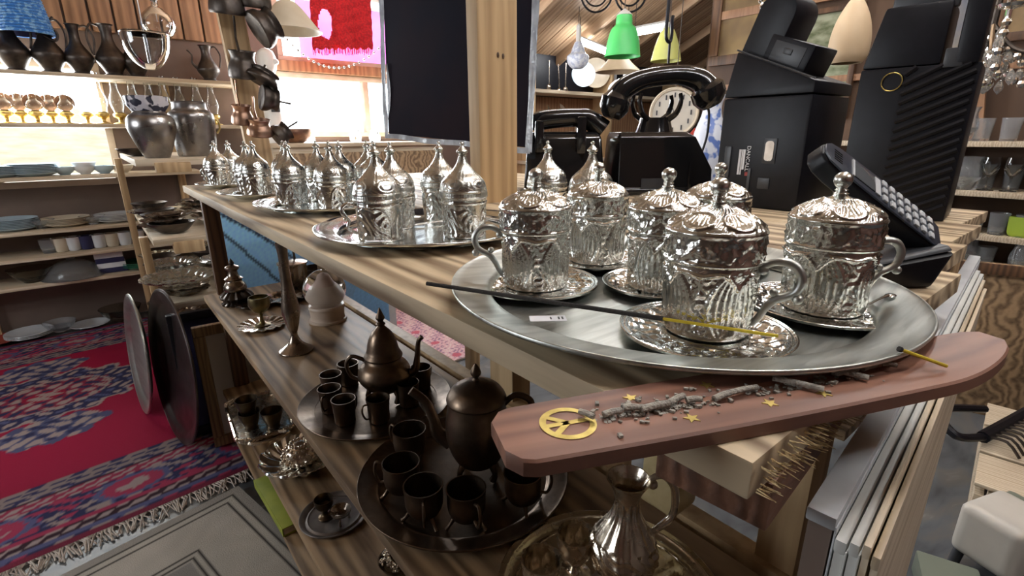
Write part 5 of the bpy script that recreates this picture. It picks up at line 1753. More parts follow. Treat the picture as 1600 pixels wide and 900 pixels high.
for (px, k, n_) in ((5, 'bluegl', 7), (92, 'cream', 5), (174, 'china', 5)):
    put(px, 3, pl[k], 'plate', '%s plate in low stack at back of fourth wall shelf' % {'bluegl': 'pale blue', 'china': 'white', 'cream': 'cream'}[k], 'plate', n_, .0075, y=3.59, grp=G)
for (px, k) in ((52, 'glassb'), (73, 'cream'), (94, 'china'), (115, 'navy'), (136, 'china'), (157, 'cream'), (178, 'china'), (199, 'china')):
    put(px, 4, cu_[k], 'cup', '%s cup in the row on the fifth wall shelf, %s from the left' % ({'glassb': 'ribbed clear glass', 'china': 'white', 'cream': 'cream', 'navy': 'dark navy'}[k], ORD[[52, 73, 94, 115, 136, 157, 178, 199].index(px)]), 'cup', 1, grp=G)
put(12, 5, bl_['smoke'], 'bowl', 'big dark smoked bowl at the left of the sixth wall shelf', 'bowl', 1, grp=G, sc_=1.3)
put(82, 5, dome_m, 'glass_dome', 'ribbed glass cake dome on the sixth wall shelf', 'cake dome')
for k, (mm, nm) in enumerate(((boxn, 'navy'), (boxm, 'white'), (boxn, 'navy'), (boxm, 'white'))):
    put(148 - k, 5, mm, 'carton', 'flat %s carton in the small stack beside the cake dome, %s' % (nm, ('lowest', 'second', 'third', 'topmost')[k]), 'carton', z0_=k * .0285)
put(197, 5, pl['greenc'], 'plate', 'dark green plate in stack at right of sixth wall shelf', 'plate', 4, .0075, grp=G)
# dishes on the floor below
for (px, py, me_, nm, lab, n_, sc_) in ((10, 500, pl['redc'], 'plate', 'red plate on the floor below the wall shelves', 1, 1.0), (57, 493, pl['china'], 'plate', 'white plate on the floor beside the red plate', 3, 1.0), 
                                        (100, 488, bl_['glassb'], 'bowl', 'clear glass bowl on the floor below the wall shelves', 1, 1.0), (141, 484, pl['china'], 'plate', 'single white plate on the floor right of the glass bowl', 1, .9),
                                        (186, 470, bl_['smoke'], 'bowl', 'wide smoked glass bowl on the floor near the narrow unit', 1, 1.4)):
    q = pz(px, py, .01)
    for k in range(n_):
        o = link(nm, me_, None, (q[0], min(q[1], 3.62), .0100 + k * .0075))
        o.scale = (sc_,) * 3
        tag(o, lab + (', %s from the bottom' % ORD[k] if n_ > 1 else ''), nm, 'dishes on the floor by the wall')


def shell(outer, th_=.003):
    o_ = cr(outer, 5)
    i_ = o_[::-1].copy()
    i_[:, 0] = np.maximum(i_[:, 0] - th_, .001)
    return np.concatenate([o_, i_])


# ---------------------------------------------------------------- things hanging on the left
def hang(name, label, cat, p, parts, rz=0, top=None, grp=None, rope='dkmetal'):
    """thing whose origin is at its hanging point p"""
    t = thing(name, label, cat, p, rz, grp)
    for nm, mb, mk in parts:
        mb.obj(nm, M_[mk] if isinstance(mk, str) else mk, t)
    if top:
        MB().tube([(0, 0, 0), (0, 0, top - p[2])], .0022, 6).obj('cord', M_[rope], t)
    return t


# leaning timber with copper pots
a, b_ = pyy(355, 0, 2.75), pyy(404, 236, 2.75)
lp = thing('timber_brace', 'leaning pale timber brace hung with copper pots behind the urns', 'post', (0, 0, 0))
d_ = (a - b_)
top_ = b_ + d_ * ((HC - b_[2]) / d_[2])
bot_ = b_ - d_ * ((b_[2] - .60) / d_[2]) * 1.0
bot_[0] = b_[0] + (b_[0] - a[0]) / (a[2] - b_[2]) * (b_[2] - .012)
bot_[2] = .012
bot_[1] = 2.75
MB().hexa([(bot_[0] - .055, 2.73, .012), (bot_[0] + .055, 2.73, .012), (bot_[0] + .055, 2.77, .012), (bot_[0] - .055, 2.77, .012)], [(top_[0] - .055, 2.73, HC), (top_[0] + .055, 2.73, HC), (top_[0] + .055, 2.77, HC), (top_[0] - .055, 2.77, HC)]).obj('beam', M_['postwood'], lp)


def cezve(R, h, mt):
    body = MB().lathe(np.concatenate([[(.0003, 0)], cr([(R * 1.0, 0), (R * 1.06, h * .1), (R, h * .4), (R * .78, h * .72), (R * .92, h)], 5), cr([(R * .86, h), (R * .72, h * .7)], 3), [(.0003, h * .4)]]), 26)
    hd_ = MB().tube([(R * .8, 0, h * .92), (R * 2.2, 0, h * 1.05), (R * 3.6, 0, h * 1.15)], [R * .1, R * .08, R * .1], 8)
    return body, hd_


pots = [(356, 22, .070, .12, 0, 'tinned dark coffee pot hanging topmost on the timber brace'), (395, 12, .075, .11, 160, 'dark pot hanging right of the topmost coffee pot'), (402, 48, .080, .085, 60, 'wide dark saucepan hanging tilted below the top pots'),
        (382, 122, .062, .115, 180, 'coffee pot with bluish rim hanging halfway down the brace'), (408, 128, .070, .05, 30, 'shallow dark pan hanging edge-on beside the bluish-rim pot'), (380, 194, .046, .085, 150, 'small copper mug hanging low on the brace'),
        (407, 212, .054, .075, 20, 'copper pot with shiny rim hanging lowest on the brace'), (430, 215, .05, .07, 60, 'grey metal beaker hanging at the bottom right of the pots'), (408, 152, .055, .07, 100, 'dark ladle pot hanging under the shallow pan')]
for (px, py, R, h, tilt, lab) in pots:
    p = pyy(px, py, 2.66 if px < 400 else 2.60)
    t = thing('hanging_pot', lab, 'pot', p, 0, 'metal pots hanging on the timber brace')
    body, hd_ = cezve(R, h, None)
    Rm = Matrix.Rotation(math.radians(tilt * .15 - 10), 4, 'X') @ Matrix.Rotation(math.radians(tilt), 4, 'Y') if tilt in (60, 30, 100) else Matrix.Rotation(math.radians(12), 4, 'X')
    for nm, mb in (('body', body), ('handle', hd_)):
        if nm == 'handle':
            mb = MB().tube([(0, R * .8, h * .9), (0, R * 1.4, h * 1.4), (0, R * 1.3, h * 2.2)], [R * .1, R * .08, R * .08], 8)
        mb.v = [tuple(Rm @ Vector(v)) for v in mb.v]
        mb.obj(nm, M_['copper'] if 'copper' in lab else M_['dkmetal'], t)

# white shade, blue shade, glass bells
q = pd(450, 26, 2.5)
t = hang('lamp_shade', 'wide cream conical lampshade hanging before the pink window', 'lampshade', q, [
    ('shade', MB().lathe(cr([(.020, .07), (.045, .062), (.085, .02), (.125, -.035), (.150, -.062), (.156, -.068), (.148, -.066), (.12, -.038), (.08, .014), (.018, .064)], 4), 36), mat('cream_shade', (.66, .60, .48), .6, c2=(.55, .48, .36), nscale=5)),
    ('fitting', MB().lathe([(.0003, .06), (.022, .06), (.018, .10), (.0003, .10)], 16), 'brass')], top=HC)
q = pd(34, 30, 2.45)
rb = MB()
for i in range(13):
    z = .10 - i * .0135
    r = .085 + .025 * (i / 12)
    rb.tube([(r * math.cos(a), r * math.sin(a), z) for a in np.linspace(0, 2 * math.pi, 28, endpoint=False)], .0066, 6, closed=True)
M_['bluebead'] = mat('blue_beads', (.05, .22, .62), .3, c2=(.25, .5, .8), nscale=60, contrast=(.5, .56), bump=.8, bscale=150)
t = hang('beaded_shade', 'blue beaded lampshade hanging at the top left corner', 'lampshade', q, [('beaded_shade_rings', rb, 'bluebead'), ('lining', MB().lathe([(.082, .108), (.106, -.066), (.102, -.066), (.078, .108)], 28), 'navy'), ('top_cap', MB().lathe([(.0003, .112), (.083, .108), (.083, .104), (.0003, .106)], 24), 'dkmetal')], top=HC)
for px, lab in ((66, 'crossed dark iron hook arm right of the blue beaded shade'),):
    q = pd(px, 45, 2.5)
    hang('iron_hook', lab, 'hook', q, [('arm', MB().tube(cr([(-.03, 0, .09), (0, 0, .03), (.05, 0, -.01), (.04, 0, -.05), (.0, 0, -.03)], 5), .006, 8).tube(cr([(.05, 0, .06), (.0, 0, 0), (-.03, 0, -.03)], 4), .005, 8), 'dkmetal')], top=HC)
q = pd(246, 34, 2.45)
hang('glass_flask', 'clear round glass flask hanging upper of two above the ewers', 'glass flask', q, [('flask', MB().lathe(shell([(.012, .095), (.016, .07), (.035, .055), (.066, .02), (.074, -.02), (.055, -.06), (.03, -.07)], .002), 32), 'glass'), ('stopper', MB().lathe(cr([(.0003, .085), (.014, .09), (.017, .105), (.008, .118), (.014, .13), (.0003, .14)], 3), 16), 'glassb')], top=HC, rope='paper')
q = pd(230, 78, 2.15)
hang('glass_bell', 'clear glass bell shade hanging below the round flask', 'glass bell', q, [('bell', MB().lathe(shell([(.088, .062), (.090, .05), (.080, -.005), (.055, -.05), (.025, -.075), (.008, -.08)], .002), 36), 'glass'), ('rod', MB().tube([(0, 0, .06), (0, 0, -.08)], .006, 10), 'glassb'), ('rim', MB().tube([(.088 * math.cos(a), .088 * math.sin(a), .062) for a in np.linspace(0, 2 * math.pi, 40, endpoint=False)], .004, 6, closed=True), 'glass')], top=HC, rope='paper')

# red crocheted cloths
def red_cloth(label, p0, p1, p2, seed, hole=None, grp='red crocheted cloths'):
    """p0 top-left, p1 top-right, p2 bottom-left"""
    p0, p1, p2 = map(np.asarray, (p0, p1, p2))
    t = thing('red_cloth', label, 'cloth', p0, 0, grp)
    u_, v_ = p1 - p0, p2 - p0
    n_ = np.cross(u_, v_)
    n_ /= np.linalg.norm(n_)
    mb = MB()
    nu, nv = 50, 40
    uu, vv = np.meshgrid(np.linspace(0, 1, nu), np.linspace(0, 1, nv), indexing='ij')
    W = .012 * np.sin(uu * 17 + seed) * (.3 + vv) + .004 * np.sin(vv * 30 + uu * 9)
    V = uu[..., None] * u_ + vv[..., None] * v_ + W[..., None] * n_
    V[..., 2] -= (.015 * np.abs(np.sin(uu * 26 + seed)) * vv)
    keep = np.ones((nu, nv), bool)
    if hole:
        for (hu, hv, ru, rv) in hole:
            keep &= ((uu - hu) / ru) ** 2 + ((vv - hv) / rv) ** 2 > 1
    Fc = [(i * nv + j, (i + 1) * nv + j, (i + 1) * nv + j + 1, i * nv + j + 1) for i in range(nu - 1) for j in range(nv - 1) if keep[i, j] and keep[i + 1, j] and keep[i, j + 1] and keep[i + 1, j + 1]]
    mb.add(V.reshape(-1, 3), Fc)
    o = mb.obj('fabric', M_['redcloth'], t)
    sm = o.modifiers.new('thickness', 'SOLIDIFY')
    sm.thickness = .004
    MB().tube([tuple(-.03 * u_), tuple(1.03 * u_)], .008, 8).obj('rail', M_['walnut'], t)
    fr2 = MB()
    gq = random.Random(int(seed * 10))
    for k in range(60):
        s0 = (k / 59) * u_ + v_ + np.array([0, 0, -.014])
        fr2.tube([s0 + np.array([0, 0, .02]), s0 + np.array([gq.uniform(-.006, .006), 0, -gq.uniform(.015, .035)])], .0022, 4)
    f_ = fr2.obj('fringe', M_['redcloth'], t)
    f_['kind'] = 'stuff'
    return t, u_, v_


M_['redcloth'] = mat('red_crochet', (.62, .015, .02), .85, c2=(.40, .01, .015), nscale=90, contrast=(.42, .58), bump=1, bscale=160)
rc, u_, v_ = red_cloth('large red crocheted cloth with oval openings hanging before the window', pyy(483, -14, 3.3), pyy(578, -8, 3.3), pyy(489, 74, 3.3), 1.3, [(.22, .56, .10, .25), (.18, -.02, .10, .14)])
red_cloth('smaller red crocheted cloth hanging at the far back beside the black panel', pd(836, 40, 4.9), pd(880, 42, 4.9), pd(834, 106, 4.9), 2.1)
# bead chain garland
g0, g1, g2 = pyy(436, 46, 3.69), pyy(524, 106, 3.69), pyy(607, 60, 3.69)
ch = thing('bead_garland', 'string of small metal beads swagging across the window', 'garland', g0)
ts = np.linspace(0, 1, 44)
pts = [g0 * (1 - t_) * (1 - 2 * t_) + g1 * 4 * t_ * (1 - t_) + g2 * t_ * (2 * t_ - 1) - g0 for t_ in ts]
MB().tube(pts, .0018, 5).obj('cord', M_['dkmetal'], ch)
bm2 = MB()
for p in pts[1:-1:2]:
    bm2.sphere(p, .0085, 8)
o = bm2.obj('bead_row', M_['dkmetal'], ch)
o['kind'] = 'stuff'

# low cabinet under the bright window with figures on it
wc = thing('window_cabinet', 'low pale wooden cabinet below the bright window', 'cabinet', (0, 0, 0))
MB().box((1.25, 3.52, .50), (1.15, .40, 1.0)).obj('body', M_['palewood'], wc, bevel=.004)
MB().box((1.25, 3.51, 1.01), (1.2, .44, .025)).obj('top', M_['palewood'], wc, bevel=.003)
for k in range(3):
    MB().box((.87 + k * .38, 3.315, .5), (.36, .018, .92)).obj('door', M_['shelfwood'], wc, bevel=.004)
p = pyy(432, 212, 3.45)
wf = thing('white_statuette', 'tall white ceramic figure with rounded head before the window', 'figurine', (p[0], 3.45, 1.0228))
MB().lathe(np.concatenate([[(.0003, 0)], cr([(.075, 0), (.078, .02), (.062, .06), (.055, .18), (.050, .30), (.046, .38), (.040, .41), (.052, .44), (.056, .49), (.044, .53), (.02, .55)], 6), [(.0003, .555)]]), 32).obj('body', M_['white'], wf)
MB().sphere((.040, -.035, .475), .022, 14, (1, 1, .8)).obj('nose', M_['white'], wf)
MB().box((.0, -.056, .20), (.05, .01, .03)).obj('plaque', M_['dkgrey'], wf, bevel=.003)
p = pyy(462, 208, 3.40)
o = MB().lathe(np.concatenate([[(.0003, 0)], cr([(.04, 0), (.07, .02), (.10, .06), (.105, .085)], 5), cr([(.102, .085), (.07, .03)], 3), [(.0003, .02)]]), 36).obj('copper_bowl', M_['copper'], None, (p[0], 3.40, 1.0228))
tag(o, 'polished copper bowl beside the white figure before the window', 'bowl')
for (px, h, lab) in ((482, .06, 'small clear glass jar right of the copper bowl'), (555, .10, 'clear glass carafe before the bright window'), (585, .08, 'clear glass tumbler at the right of the bright window')):
    p = pyy(px, 210, 3.42)
    o = MB().lathe(np.concatenate([[(.0003, 0)], cr([(.03, 0), (.036, .01), (.038, h * .5), (.02, h * .8), (.026, h)], 4), cr([(.024, h), (.032, h * .4)], 3), [(.0003, .008)]]), 24).obj('glass_jar', M_['glass'], None, (min(p[0], 1.80), 3.42, 1.0228))
    tag(o, lab, 'glass', 'glass vessels before the window')

# ---------------------------------------------------------------- hanging lamps in the middle distance
def pend(label, px, py, dep, prof, mt, fit, glow=0, bulb=True, ceil=None):
    q = pd(px, py, dep)
    zt_ = ceil if ceil else HC
    t = thing('pendant_lamp', label, 'lamp', q, 0, 'pendant lamps hanging from the ceiling')
    MB().lathe(prof, 36).obj('shade', mt, t)
    MB().lathe(fit, 18).obj('socket', M_['white'], t)
    MB().tube([(0, 0, fit[-1][1] - .005), (0, 0, zt_ - q[2])], .003, 6).obj('cord', M_['dkmetal'], t)
    return t


M_['greenlamp'] = mat('green_enamel', (.10, .62, .16), .4, c2=(.08, .52, .14), nscale=4)
M_['yellowlamp'] = mat('yellow_enamel', (.70, .72, .22), .4, c2=(.6, .62, .2), nscale=4)
M_['frost'] = mat('frosted_glass_shade', (.74, .78, .86), .45, c2=(.5, .55, .7), nscale=40, contrast=(.5, .56))
pend('green bell-shaped pendant lamp in the middle distance', 974, 58, 3.1, shell([(.045, .125), (.050, .09), (.052, .068), (.078, .04), (.098, -.03), (.108, -.10), (.112, -.112)]), M_['greenlamp'], [(.0003, .12), (.05, .12), (.03, .14), (.0003, .16)])
pend('yellow-green pendant lamp right of the green one', 1042, 72, 3.4, shell([(.03, .11), (.05, .08), (.080, .0), (.098, -.08), (.103, -.095)]), M_['yellowlamp'], [(.0003, .105), (.03, .105), (.02, .14), (.0003, .15)])
pend('small white frosted glass pendant with frilled rim', 903, 86, 4.2, shell([(.028, .10), (.05, .05), (.062, .015), (.09, -.01), (.085, -.06), (.05, -.10), (.02, -.108)]), M_['frost'], [(.0003, .1), (.02, .1), (.02, .22), (.0003, .24)])
pend('wide cream cone pendant below the green lamp', 966, 100, 3.9, shell([(.03, .085), (.045, .075), (.10, .01), (.165, -.048), (.175, -.058)]), mat('cream_cone', (.62, .50, .34), .6, c2=(.5, .38, .24), nscale=6), [(.0003, .08), (.03, .08), (.02, .12), (.0003, .13)])
pend('white dome pendant low behind the black handset', 976, 133, 4.4, shell([(.02, .06), (.06, .05), (.12, .015), (.145, -.03), (.148, -.04)]), M_['white'], [(.0003, .06), (.02, .06), (.015, .10), (.0003, .11)])
pend('tall tan drop-shaped lampshade beside the green landscape picture', 1330, 52, 1.9, shell([(.010, .125), (.03, .10), (.055, .045), (.068, -.02), (.066, -.08), (.052, -.105)]), mat('tan_shade', (.62, .47, .30), .6, c2=(.54, .40, .25), nscale=6), [(.0003, .12), (.012, .12), (.01, .16), (.0003, .17)])

# ---------------------------------------------------------------- back wall right of the post: shelf, plates, clock
bs = thing('back_shelf', 'dark back shelf board with plates at the far wall', 'shelf', (0, 0, 0))
P0 = pyy(838, 142, 3.5)
MB().box((4.1, 3.6, P0[2]), (2.4, .28, .03)).obj('board', M_['palewood'], bs, bevel=.003)
MB().box((4.1, 3.6, P0[2] - .62), (2.4, .28, .03)).obj('board', M_['palewood'], bs, bevel=.003)
MB().box((4.1, 3.735, P0[2] + .19), (2.4, .02, .33)).obj('back_panel', M_['black'], bs)
MB().box((4.1, 3.735, P0[2] - .30), (2.4, .02, .55)).obj('back_panel', M_['wallwood'], bs)
for x in (2.95, 4.0, 5.2):
    MB().box((x, 3.6, (P0[2] + .3) / 2), (.04, .24, P0[2] + .3)).obj('upright', M_['postwood'], bs, bevel=.003)
plate_v = MB().lathe(np.concatenate([[(.0003, 0)], cr([(.06, 0), (.075, .004), (.11, .02)], 4), cr([(.109, .023), (.075, .008)], 3), [(.0003, .005)]]), 40, Matrix.Rotation(math.radians(82), 4, 'X'))
pv = {k: plate_v.mesh('plate', M_[k]) for k in ('bluegl', 'china', 'cream', 'silver')}
for (px, py, dep, k, s_, lab) in ((911, 117, 4.6, 'bluegl', 1.0, 'blue-grey plate hanging below the frosted pendant'), (902, 172, 5.2, 'china', .8, 'white plate propped on the far shelf') if False else (868, 178, 5.0, 'cream', .95, 'cream plate propped on the far shelf above the desk telephone'),
                                 (842, 176, 4.9, 'silver', 1.0, 'silver plate propped at the left of the far shelf'), (930, 115, 5.0, 'cream', 1.3, 'large yellowish plate behind the blue-grey plate'), (945, 120, 5.2, 'china', 1.1, 'white plate peeping out beside the yellowish plate')):
    q = pd(px, py, dep)
    o = link('hung_plate', pv[k], None, q, -.6)
    o.scale = (s_,) * 3
    tag(o, lab, 'plate', 'plates at the far wall')
cl_ = thing('round_clock', 'round cream wall clock with dark numerals behind the raised handset', 'clock', pd(1053, 176, 3.3), math.radians(-60))
Rc = Matrix.Rotation(math.radians(90), 4, 'X')
MB().lathe([(.0003, 0), (.150, 0), (.158, .008), (.150, .022), (.138, .018), (.136, .010), (.0003, .010)], 48, Rc).obj('case', M_['cream'], cl_)
MB().lathe([(.0003, .0102), (.134, .0102), (.134, .0112), (.0003, .0112)], 48, Rc).obj('dial', M_['creampaper'], cl_)
for k in range(12):
    a = k * math.pi / 6
    MB().box((.108 * math.sin(a), -.0125, .108 * math.cos(a)), (.009, .002, .03), None).obj('numeral', M_['dkgrey'], cl_)
MB().tube([(0, 0, .15), (0, 0, HC - .1 - cl_.location.z)], .003, 6).obj('hanging_wire', M_['dkmetal'], cl_)
MB().tube([(0, -.014, 0), (.05, -.014, .05)], .004, 6).obj('hour_hand', M_['dkgrey'], cl_)
MB().tube([(0, -.015, 0), (-.03, -.015, .09)], .003, 6).obj('minute_hand', M_['dkgrey'], cl_)
# utensils hanging under the far red cloth, blue-white porcelain vase, red jar
for (px, py, dx, lab) in ((858, 112, 0, 'dark ladle hanging at the far wall'), (872, 118, .02, 'iron skimmer hanging at the far wall'), (884, 116, 0, 'long metal spoon hanging at the far wall')):
    q = pd(px, py, 4.8)
    t = hang('hanging_utensil', lab, 'utensil', q, [('handle', MB().tube([(0, 0, .10), (dx, 0, -.12)], .006, 6), 'vase'), ('bowl', MB().sphere((dx, 0, -.14), .032, 12, (1, .5, 1)), 'vase')], grp='utensils at the far wall')
q = pd(1106, 238, 2.6)
vz = thing('porcelain_vase', 'tall white porcelain vase with blue flowers left of the DANCALL terminal', 'vase', (q[0], q[1], .0))
M_['bw'] = mat('blue_white_porcelain', (.66, .70, .78), .25, c2=(.12, .2, .5), nscale=16, contrast=(.52, .58), detail=2)
MB().box((0, 0, .36), (.3, .3, .72)).obj('stand', M_['shelfwood'], vz, bevel=.004)
MB().lathe(np.concatenate([[(.0003, .72)], cr([(.06, .72), (.07, .75), (.085, .9), (.08, 1.05), (.05, 1.15), (.045, 1.2), (.06, 1.25)], 5), cr([(.056, 1.25), (.04, 1.18)], 3), [(.0003, 1.1)]]), 36).obj('body', M_['bw'], vz)
q = pd(1085, 208, 3.0)
rj = thing('red_jar', 'red lidded jar on a stand behind the telephone', 'jar', (q[0], q[1], 0))
MB().box((0, 0, .36), (.2, .2, .72)).obj('stand', M_['shelfwood'], rj, bevel=.004)
MB().lathe(np.concatenate([[(.0003, .72)], cr([(.05, .72), (.07, .80), (.075, .92), (.05, 1.02), (.03, 1.06), (.0003, 1.10)], 5)]), 28).obj('body', M_['redc'], rj)

# ---------------------------------------------------------------- right wall: pictures, shelves with glassware, chandelier
def wall_picture(label, ys, z0_, z1_, mt, inner, fw=.045):
    y0, y1 = ys
    t = thing('framed_painting', label, 'picture', (XR - .02, (y0 + y1) / 2, z0_))
    h, w_ = z1_ - z0_, y1 - y0
    for (yy, zz, sy_, sz_) in ((0, fw / 2, w_, fw), (0, h - fw / 2, w_, fw), (-w_ / 2 + fw / 2, h / 2, fw, h - 2 * fw), (w_ / 2 - fw / 2, h / 2, fw, h - 2 * fw)):
        MB().box((0, yy, zz), (.035, sy_, sz_)).obj('moulding', mt, t, bevel=.006)
    MB().box((.004, 0, h / 2), (.01, w_ - 2 * fw + .004, h - 2 * fw + .004)).obj('canvas', inner, t)


M_['landscape'] = mat('green_landscape_print', (.10, .12, .05), .6, c2=(.36, .38, .26), nscale=7, stretch=(1, 1, 2.2), detail=9, contrast=(.4, .62))
M_['goldcloth'] = mat('gold_brown_painting', (.26, .17, .06), .5, c2=(.10, .055, .025), nscale=2.5, detail=3, contrast=(.42, .56))
M_['greypic'] = mat('grey_blue_print', (.14, .15, .18), .4, c2=(.28, .24, .18), nscale=5)
wall_picture('green landscape picture in a brown frame behind the tan shade', (1.06, 1.40), 1.14, 1.74, M_['walnut'], M_['landscape'], .03)
wall_picture('large dim gold and brown painting behind the printer head', (1.46, 1.95), 1.50, 2.30, M_['walnut'], M_['goldcloth'], .06)
wall_picture('grey picture in a dark frame at upper right behind the crystals', (.56, .84), 1.42, 2.10, M_['walnut'], M_['greypic'], .035)
wall_picture('tan and gold picture at the right edge behind the crystals', (.28, .52), 1.46, 2.10, M_['walnut'], mat('tan_print', (.30, .2, .09), .5, c2=(.16, .1, .05), nscale=5), .04)
# picture-rail timbers
struct('trim_2', MB().box((XR - .015, .5, 1.80), (.03, 2.9, .05)).box((XR - .012, .5, 1.36), (.024, 2.9, .035)), M_['wallwood'], bevel=.003)
gs = thing('glass_shelf', 'timber shelves along the right wall crammed with glassware', 'shelf', (0, 0, 0))
GX0 = 2.92
GZ = [float(pxx(1560, py, GX0)[2]) for py in (221, 301, 360, 412, 452)]
GZ = [GZ[0], GZ[1], GZ[2] - .03, GZ[2] - .03 - .16, .16]
for z in GZ:
    MB().box(((GX0 + XR) / 2, .30, z - .012), (XR - GX0, 2.0, .024)).obj('board', M_['palewood'], gs, bevel=.002)
for y in (-.6, .05, .58, 1.22):
    o = MB().box((XR - .03, y, 1.08 / 2), (.04, .045, 1.08)).obj('upright', M_['wallwood'], gs, bevel=.002)
for y, tl in ((.62, .06), (.50, .05), (.45, .05)):
    MB().hexa([(XR - .05, y, GZ[0]), (XR - .02, y, GZ[0]), (XR - .02, y + .03, GZ[0]), (XR - .05, y + .03, GZ[0])], [(XR - .05, y + tl, 1.36), (XR - .02, y + tl, 1.36), (XR - .02, y + .03 + tl, 1.36), (XR - .05, y + .03 + tl, 1.36)]).obj('strut', M_['wallwood'], gs)
jug = MB().lathe(np.concatenate([[(.0003, 0)], cr([(.045, 0), (.055, .015), (.062, .07), (.05, .12), (.058, .15)], 5), cr([(.055, .15), (.047, .12), (.055, .06)], 4), [(.0003, .01)]]), 24, disp=lambda t, z, r: .0015 * np.sin(t * 14) * (r > .03))
jug_m = jug.mesh('body', M_['glassb'])
jugh = MB().tube(cr([(.054, 0, .13), (.085, 0, .12), (.085, 0, .06), (.058, 0, .04)], 4), .005, 8).mesh('handle', M_['glassb'])
tum = MB().lathe(np.concatenate([[(.0003, 0)], cr([(.028, 0), (.03, .01), (.037, .10)], 4), cr([(.035, .10), (.027, .012)], 3), [(.0003, .01)]]), 20).mesh('tumbler', M_['glassb'])
stem = MB().lathe(np.concatenate([[(.0003, 0)], cr([(.03, 0), (.028, .004), (.005, .012), (.005, .06), (.025, .08), (.033, .11), (.03, .15)], 4), cr([(.028, .15), (.03, .11), (.01, .08)], 3), [(.0003, .075)]]), 20).mesh('wine_glass', M_['glass'])
gg = random.Random(9)
for li, (z, rows) in enumerate(((GZ[0], 1), (GZ[1], 2), (GZ[2], 1), (GZ[3], 1))):
    for r_ in range(rows):
        y, cnt = -.10, -1
        while y < .72:
            k = [('jug', jug_m), ('tumbler', tum), ('wine_glass', stem)][gg.choice((0, 0, 1)) if li == 0 else gg.choice((1, 2, 2, 0)) if li == 1 else gg.choice((1, 0))]
            x = GX0 + .075 + r_ * .12
            cnt += 1
            w_ = {'jug': .135, 'tumbler': .08, 'wine_glass': .075}[k[0]]
            lv = ('top', 'second', 'third', 'fourth')[li]
            if k[0] == 'jug':
                t = thing('glass_jug', 'clear ribbed jug, %s glassware shelf, %s row, %s from the near end' % (lv, ('front', 'rear')[r_], ORD[cnt]), 'jug', (x, y, z + .0004), gg.uniform(0, 6), 'glassware on the right wall')
                link('body', jug_m, t)
                link('handle', jugh, t)
            else:
                tag(link(k[0], k[1], None, (x, y, z + .0004)), 'clear %s, %s glassware shelf, %s row, %s from the near end' % (k[0].replace('_', ' '), lv, ('front', 'rear')[r_], ORD[cnt]), 'glass', 'glassware on the right wall')
            y += w_ + gg.uniform(.0, .012)
p = pxx(1583, 352, GX0 + .05)
o = MB().lathe(np.concatenate([[(.0003, 0)], cr([(.06, 0), (.075, .02), (.08, .09)], 4), cr([(.077, .09), (.07, .02)], 3), [(.0003, .01)]]), 4).obj('green_box', mat('lime_plastic', (.35, .48, .05), .4, c2=(.28, .4, .04), nscale=6), None, (GX0 + .09, -.17 + .02, GZ[2] + .0004), .5)
o.location.y = p[1] - .05
tag(o, 'lime green square tub on the third glassware shelf at the right edge', 'tub')
# crystal chandelier
q = pd(1545, 66, 1.5)
chn = thing('chandelier', 'crystal chandelier with dark arms and clear drops at upper right', 'chandelier', q)
chn.scale = (1.25,) * 3
MB().tube([(0, 0, -.02), (0, 0, (HC - q[2]) / 1.25)], .008, 8).obj('stem', M_['dkmetal'], chn)
M_['crystal'] = mat('crystal_drop', (.97, .96, .93), .02, trans=.85, ior=1.6)
M_['crystal2'] = mat('silvered_drop', (.92, .9, .85), .12, 1)
drop = MB().lathe(cr([(.0003, -.022), (.008, -.012), (.009, -.004), (.004, .008), (.0003, .012)], 3), 7).mesh('crystal_drop', M_['crystal'], ang=0)
drop2 = MB().sphere((0, 0, 0), .009, 8).mesh('crystal_bead', M_['crystal2'], ang=0)
gc = random.Random(31)
for k in range(6):
    a = k * math.pi / 3 + .3
    ca, sa = math.cos(a), math.sin(a)
    pts = cr([(0, 0, .04), (.05 * ca, .05 * sa, -.02), (.11 * ca, .11 * sa, -.035), (.155 * ca, .155 * sa, .0), (.16 * ca, .16 * sa, .045)], 5)
    arm = MB().tube(pts, .0055, 8).obj('arm', M_['crystal2'] if k % 2 else M_['dkmetal'], chn)
    MB().lathe([(.0003, .04), (.022, .046), (.026, .052), (.008, .054), (.007, .10), (.0003, .102)], 14, Matrix.Translation((.16 * ca, .16 * sa, 0))).obj('candle_cup', M_['crystal2'], arm)
    for j in range(9):
        p = pts[int((j + 1) / 10 * (len(pts) - 1))]
        d = link('crystal_drop', drop, chn, (p[0] + gc.uniform(-.008, .008), p[1] + gc.uniform(-.008, .008), p[2] - .025 - gc.uniform(0, .03)))
        link('crystal_bead', drop2, chn, (p[0], p[1], p[2] - .012))
        link('crystal_bead', drop2, chn, (p[0] + gc.uniform(-.02, .02), p[1] + gc.uniform(-.02, .02), p[2] - gc.uniform(.03, .07)))
for k in range(26):
    a = gc.uniform(0, 6.28)
    r = gc.uniform(.01, .07)
    link('crystal_drop', drop, chn, (r * math.cos(a), r * math.sin(a), -.05 - gc.uniform(0, .05)))
# small crystal basket lamp above the printer
q = pd(1217, 2, 1.9)
bk = thing('crystal_lamp', 'small basket lamp of round crystals above the printer head', 'lamp', q)
for i in range(3):
    for j in range(14):
        a = j / 14 * 6.283 + i * .2
        link('crystal_bead', drop2, bk, ((.070 - .006 * i) * math.cos(a), (.070 - .006 * i) * math.sin(a), .03 - i * .022))
MB().tube([(.07 * math.cos(a), .07 * math.sin(a), .043) for a in np.linspace(0, 6.283, 32, endpoint=False)], .004, 6, closed=True).obj('ring', M_['brass'], bk)
MB().tube([(-.07, 0, .043), (0, 0, .12), (.07, 0, .043)], .002, 5).tube([(0, 0, .12), (0, 0, HC - q[2])], .002, 5).obj('hanger', M_['brass'], bk)
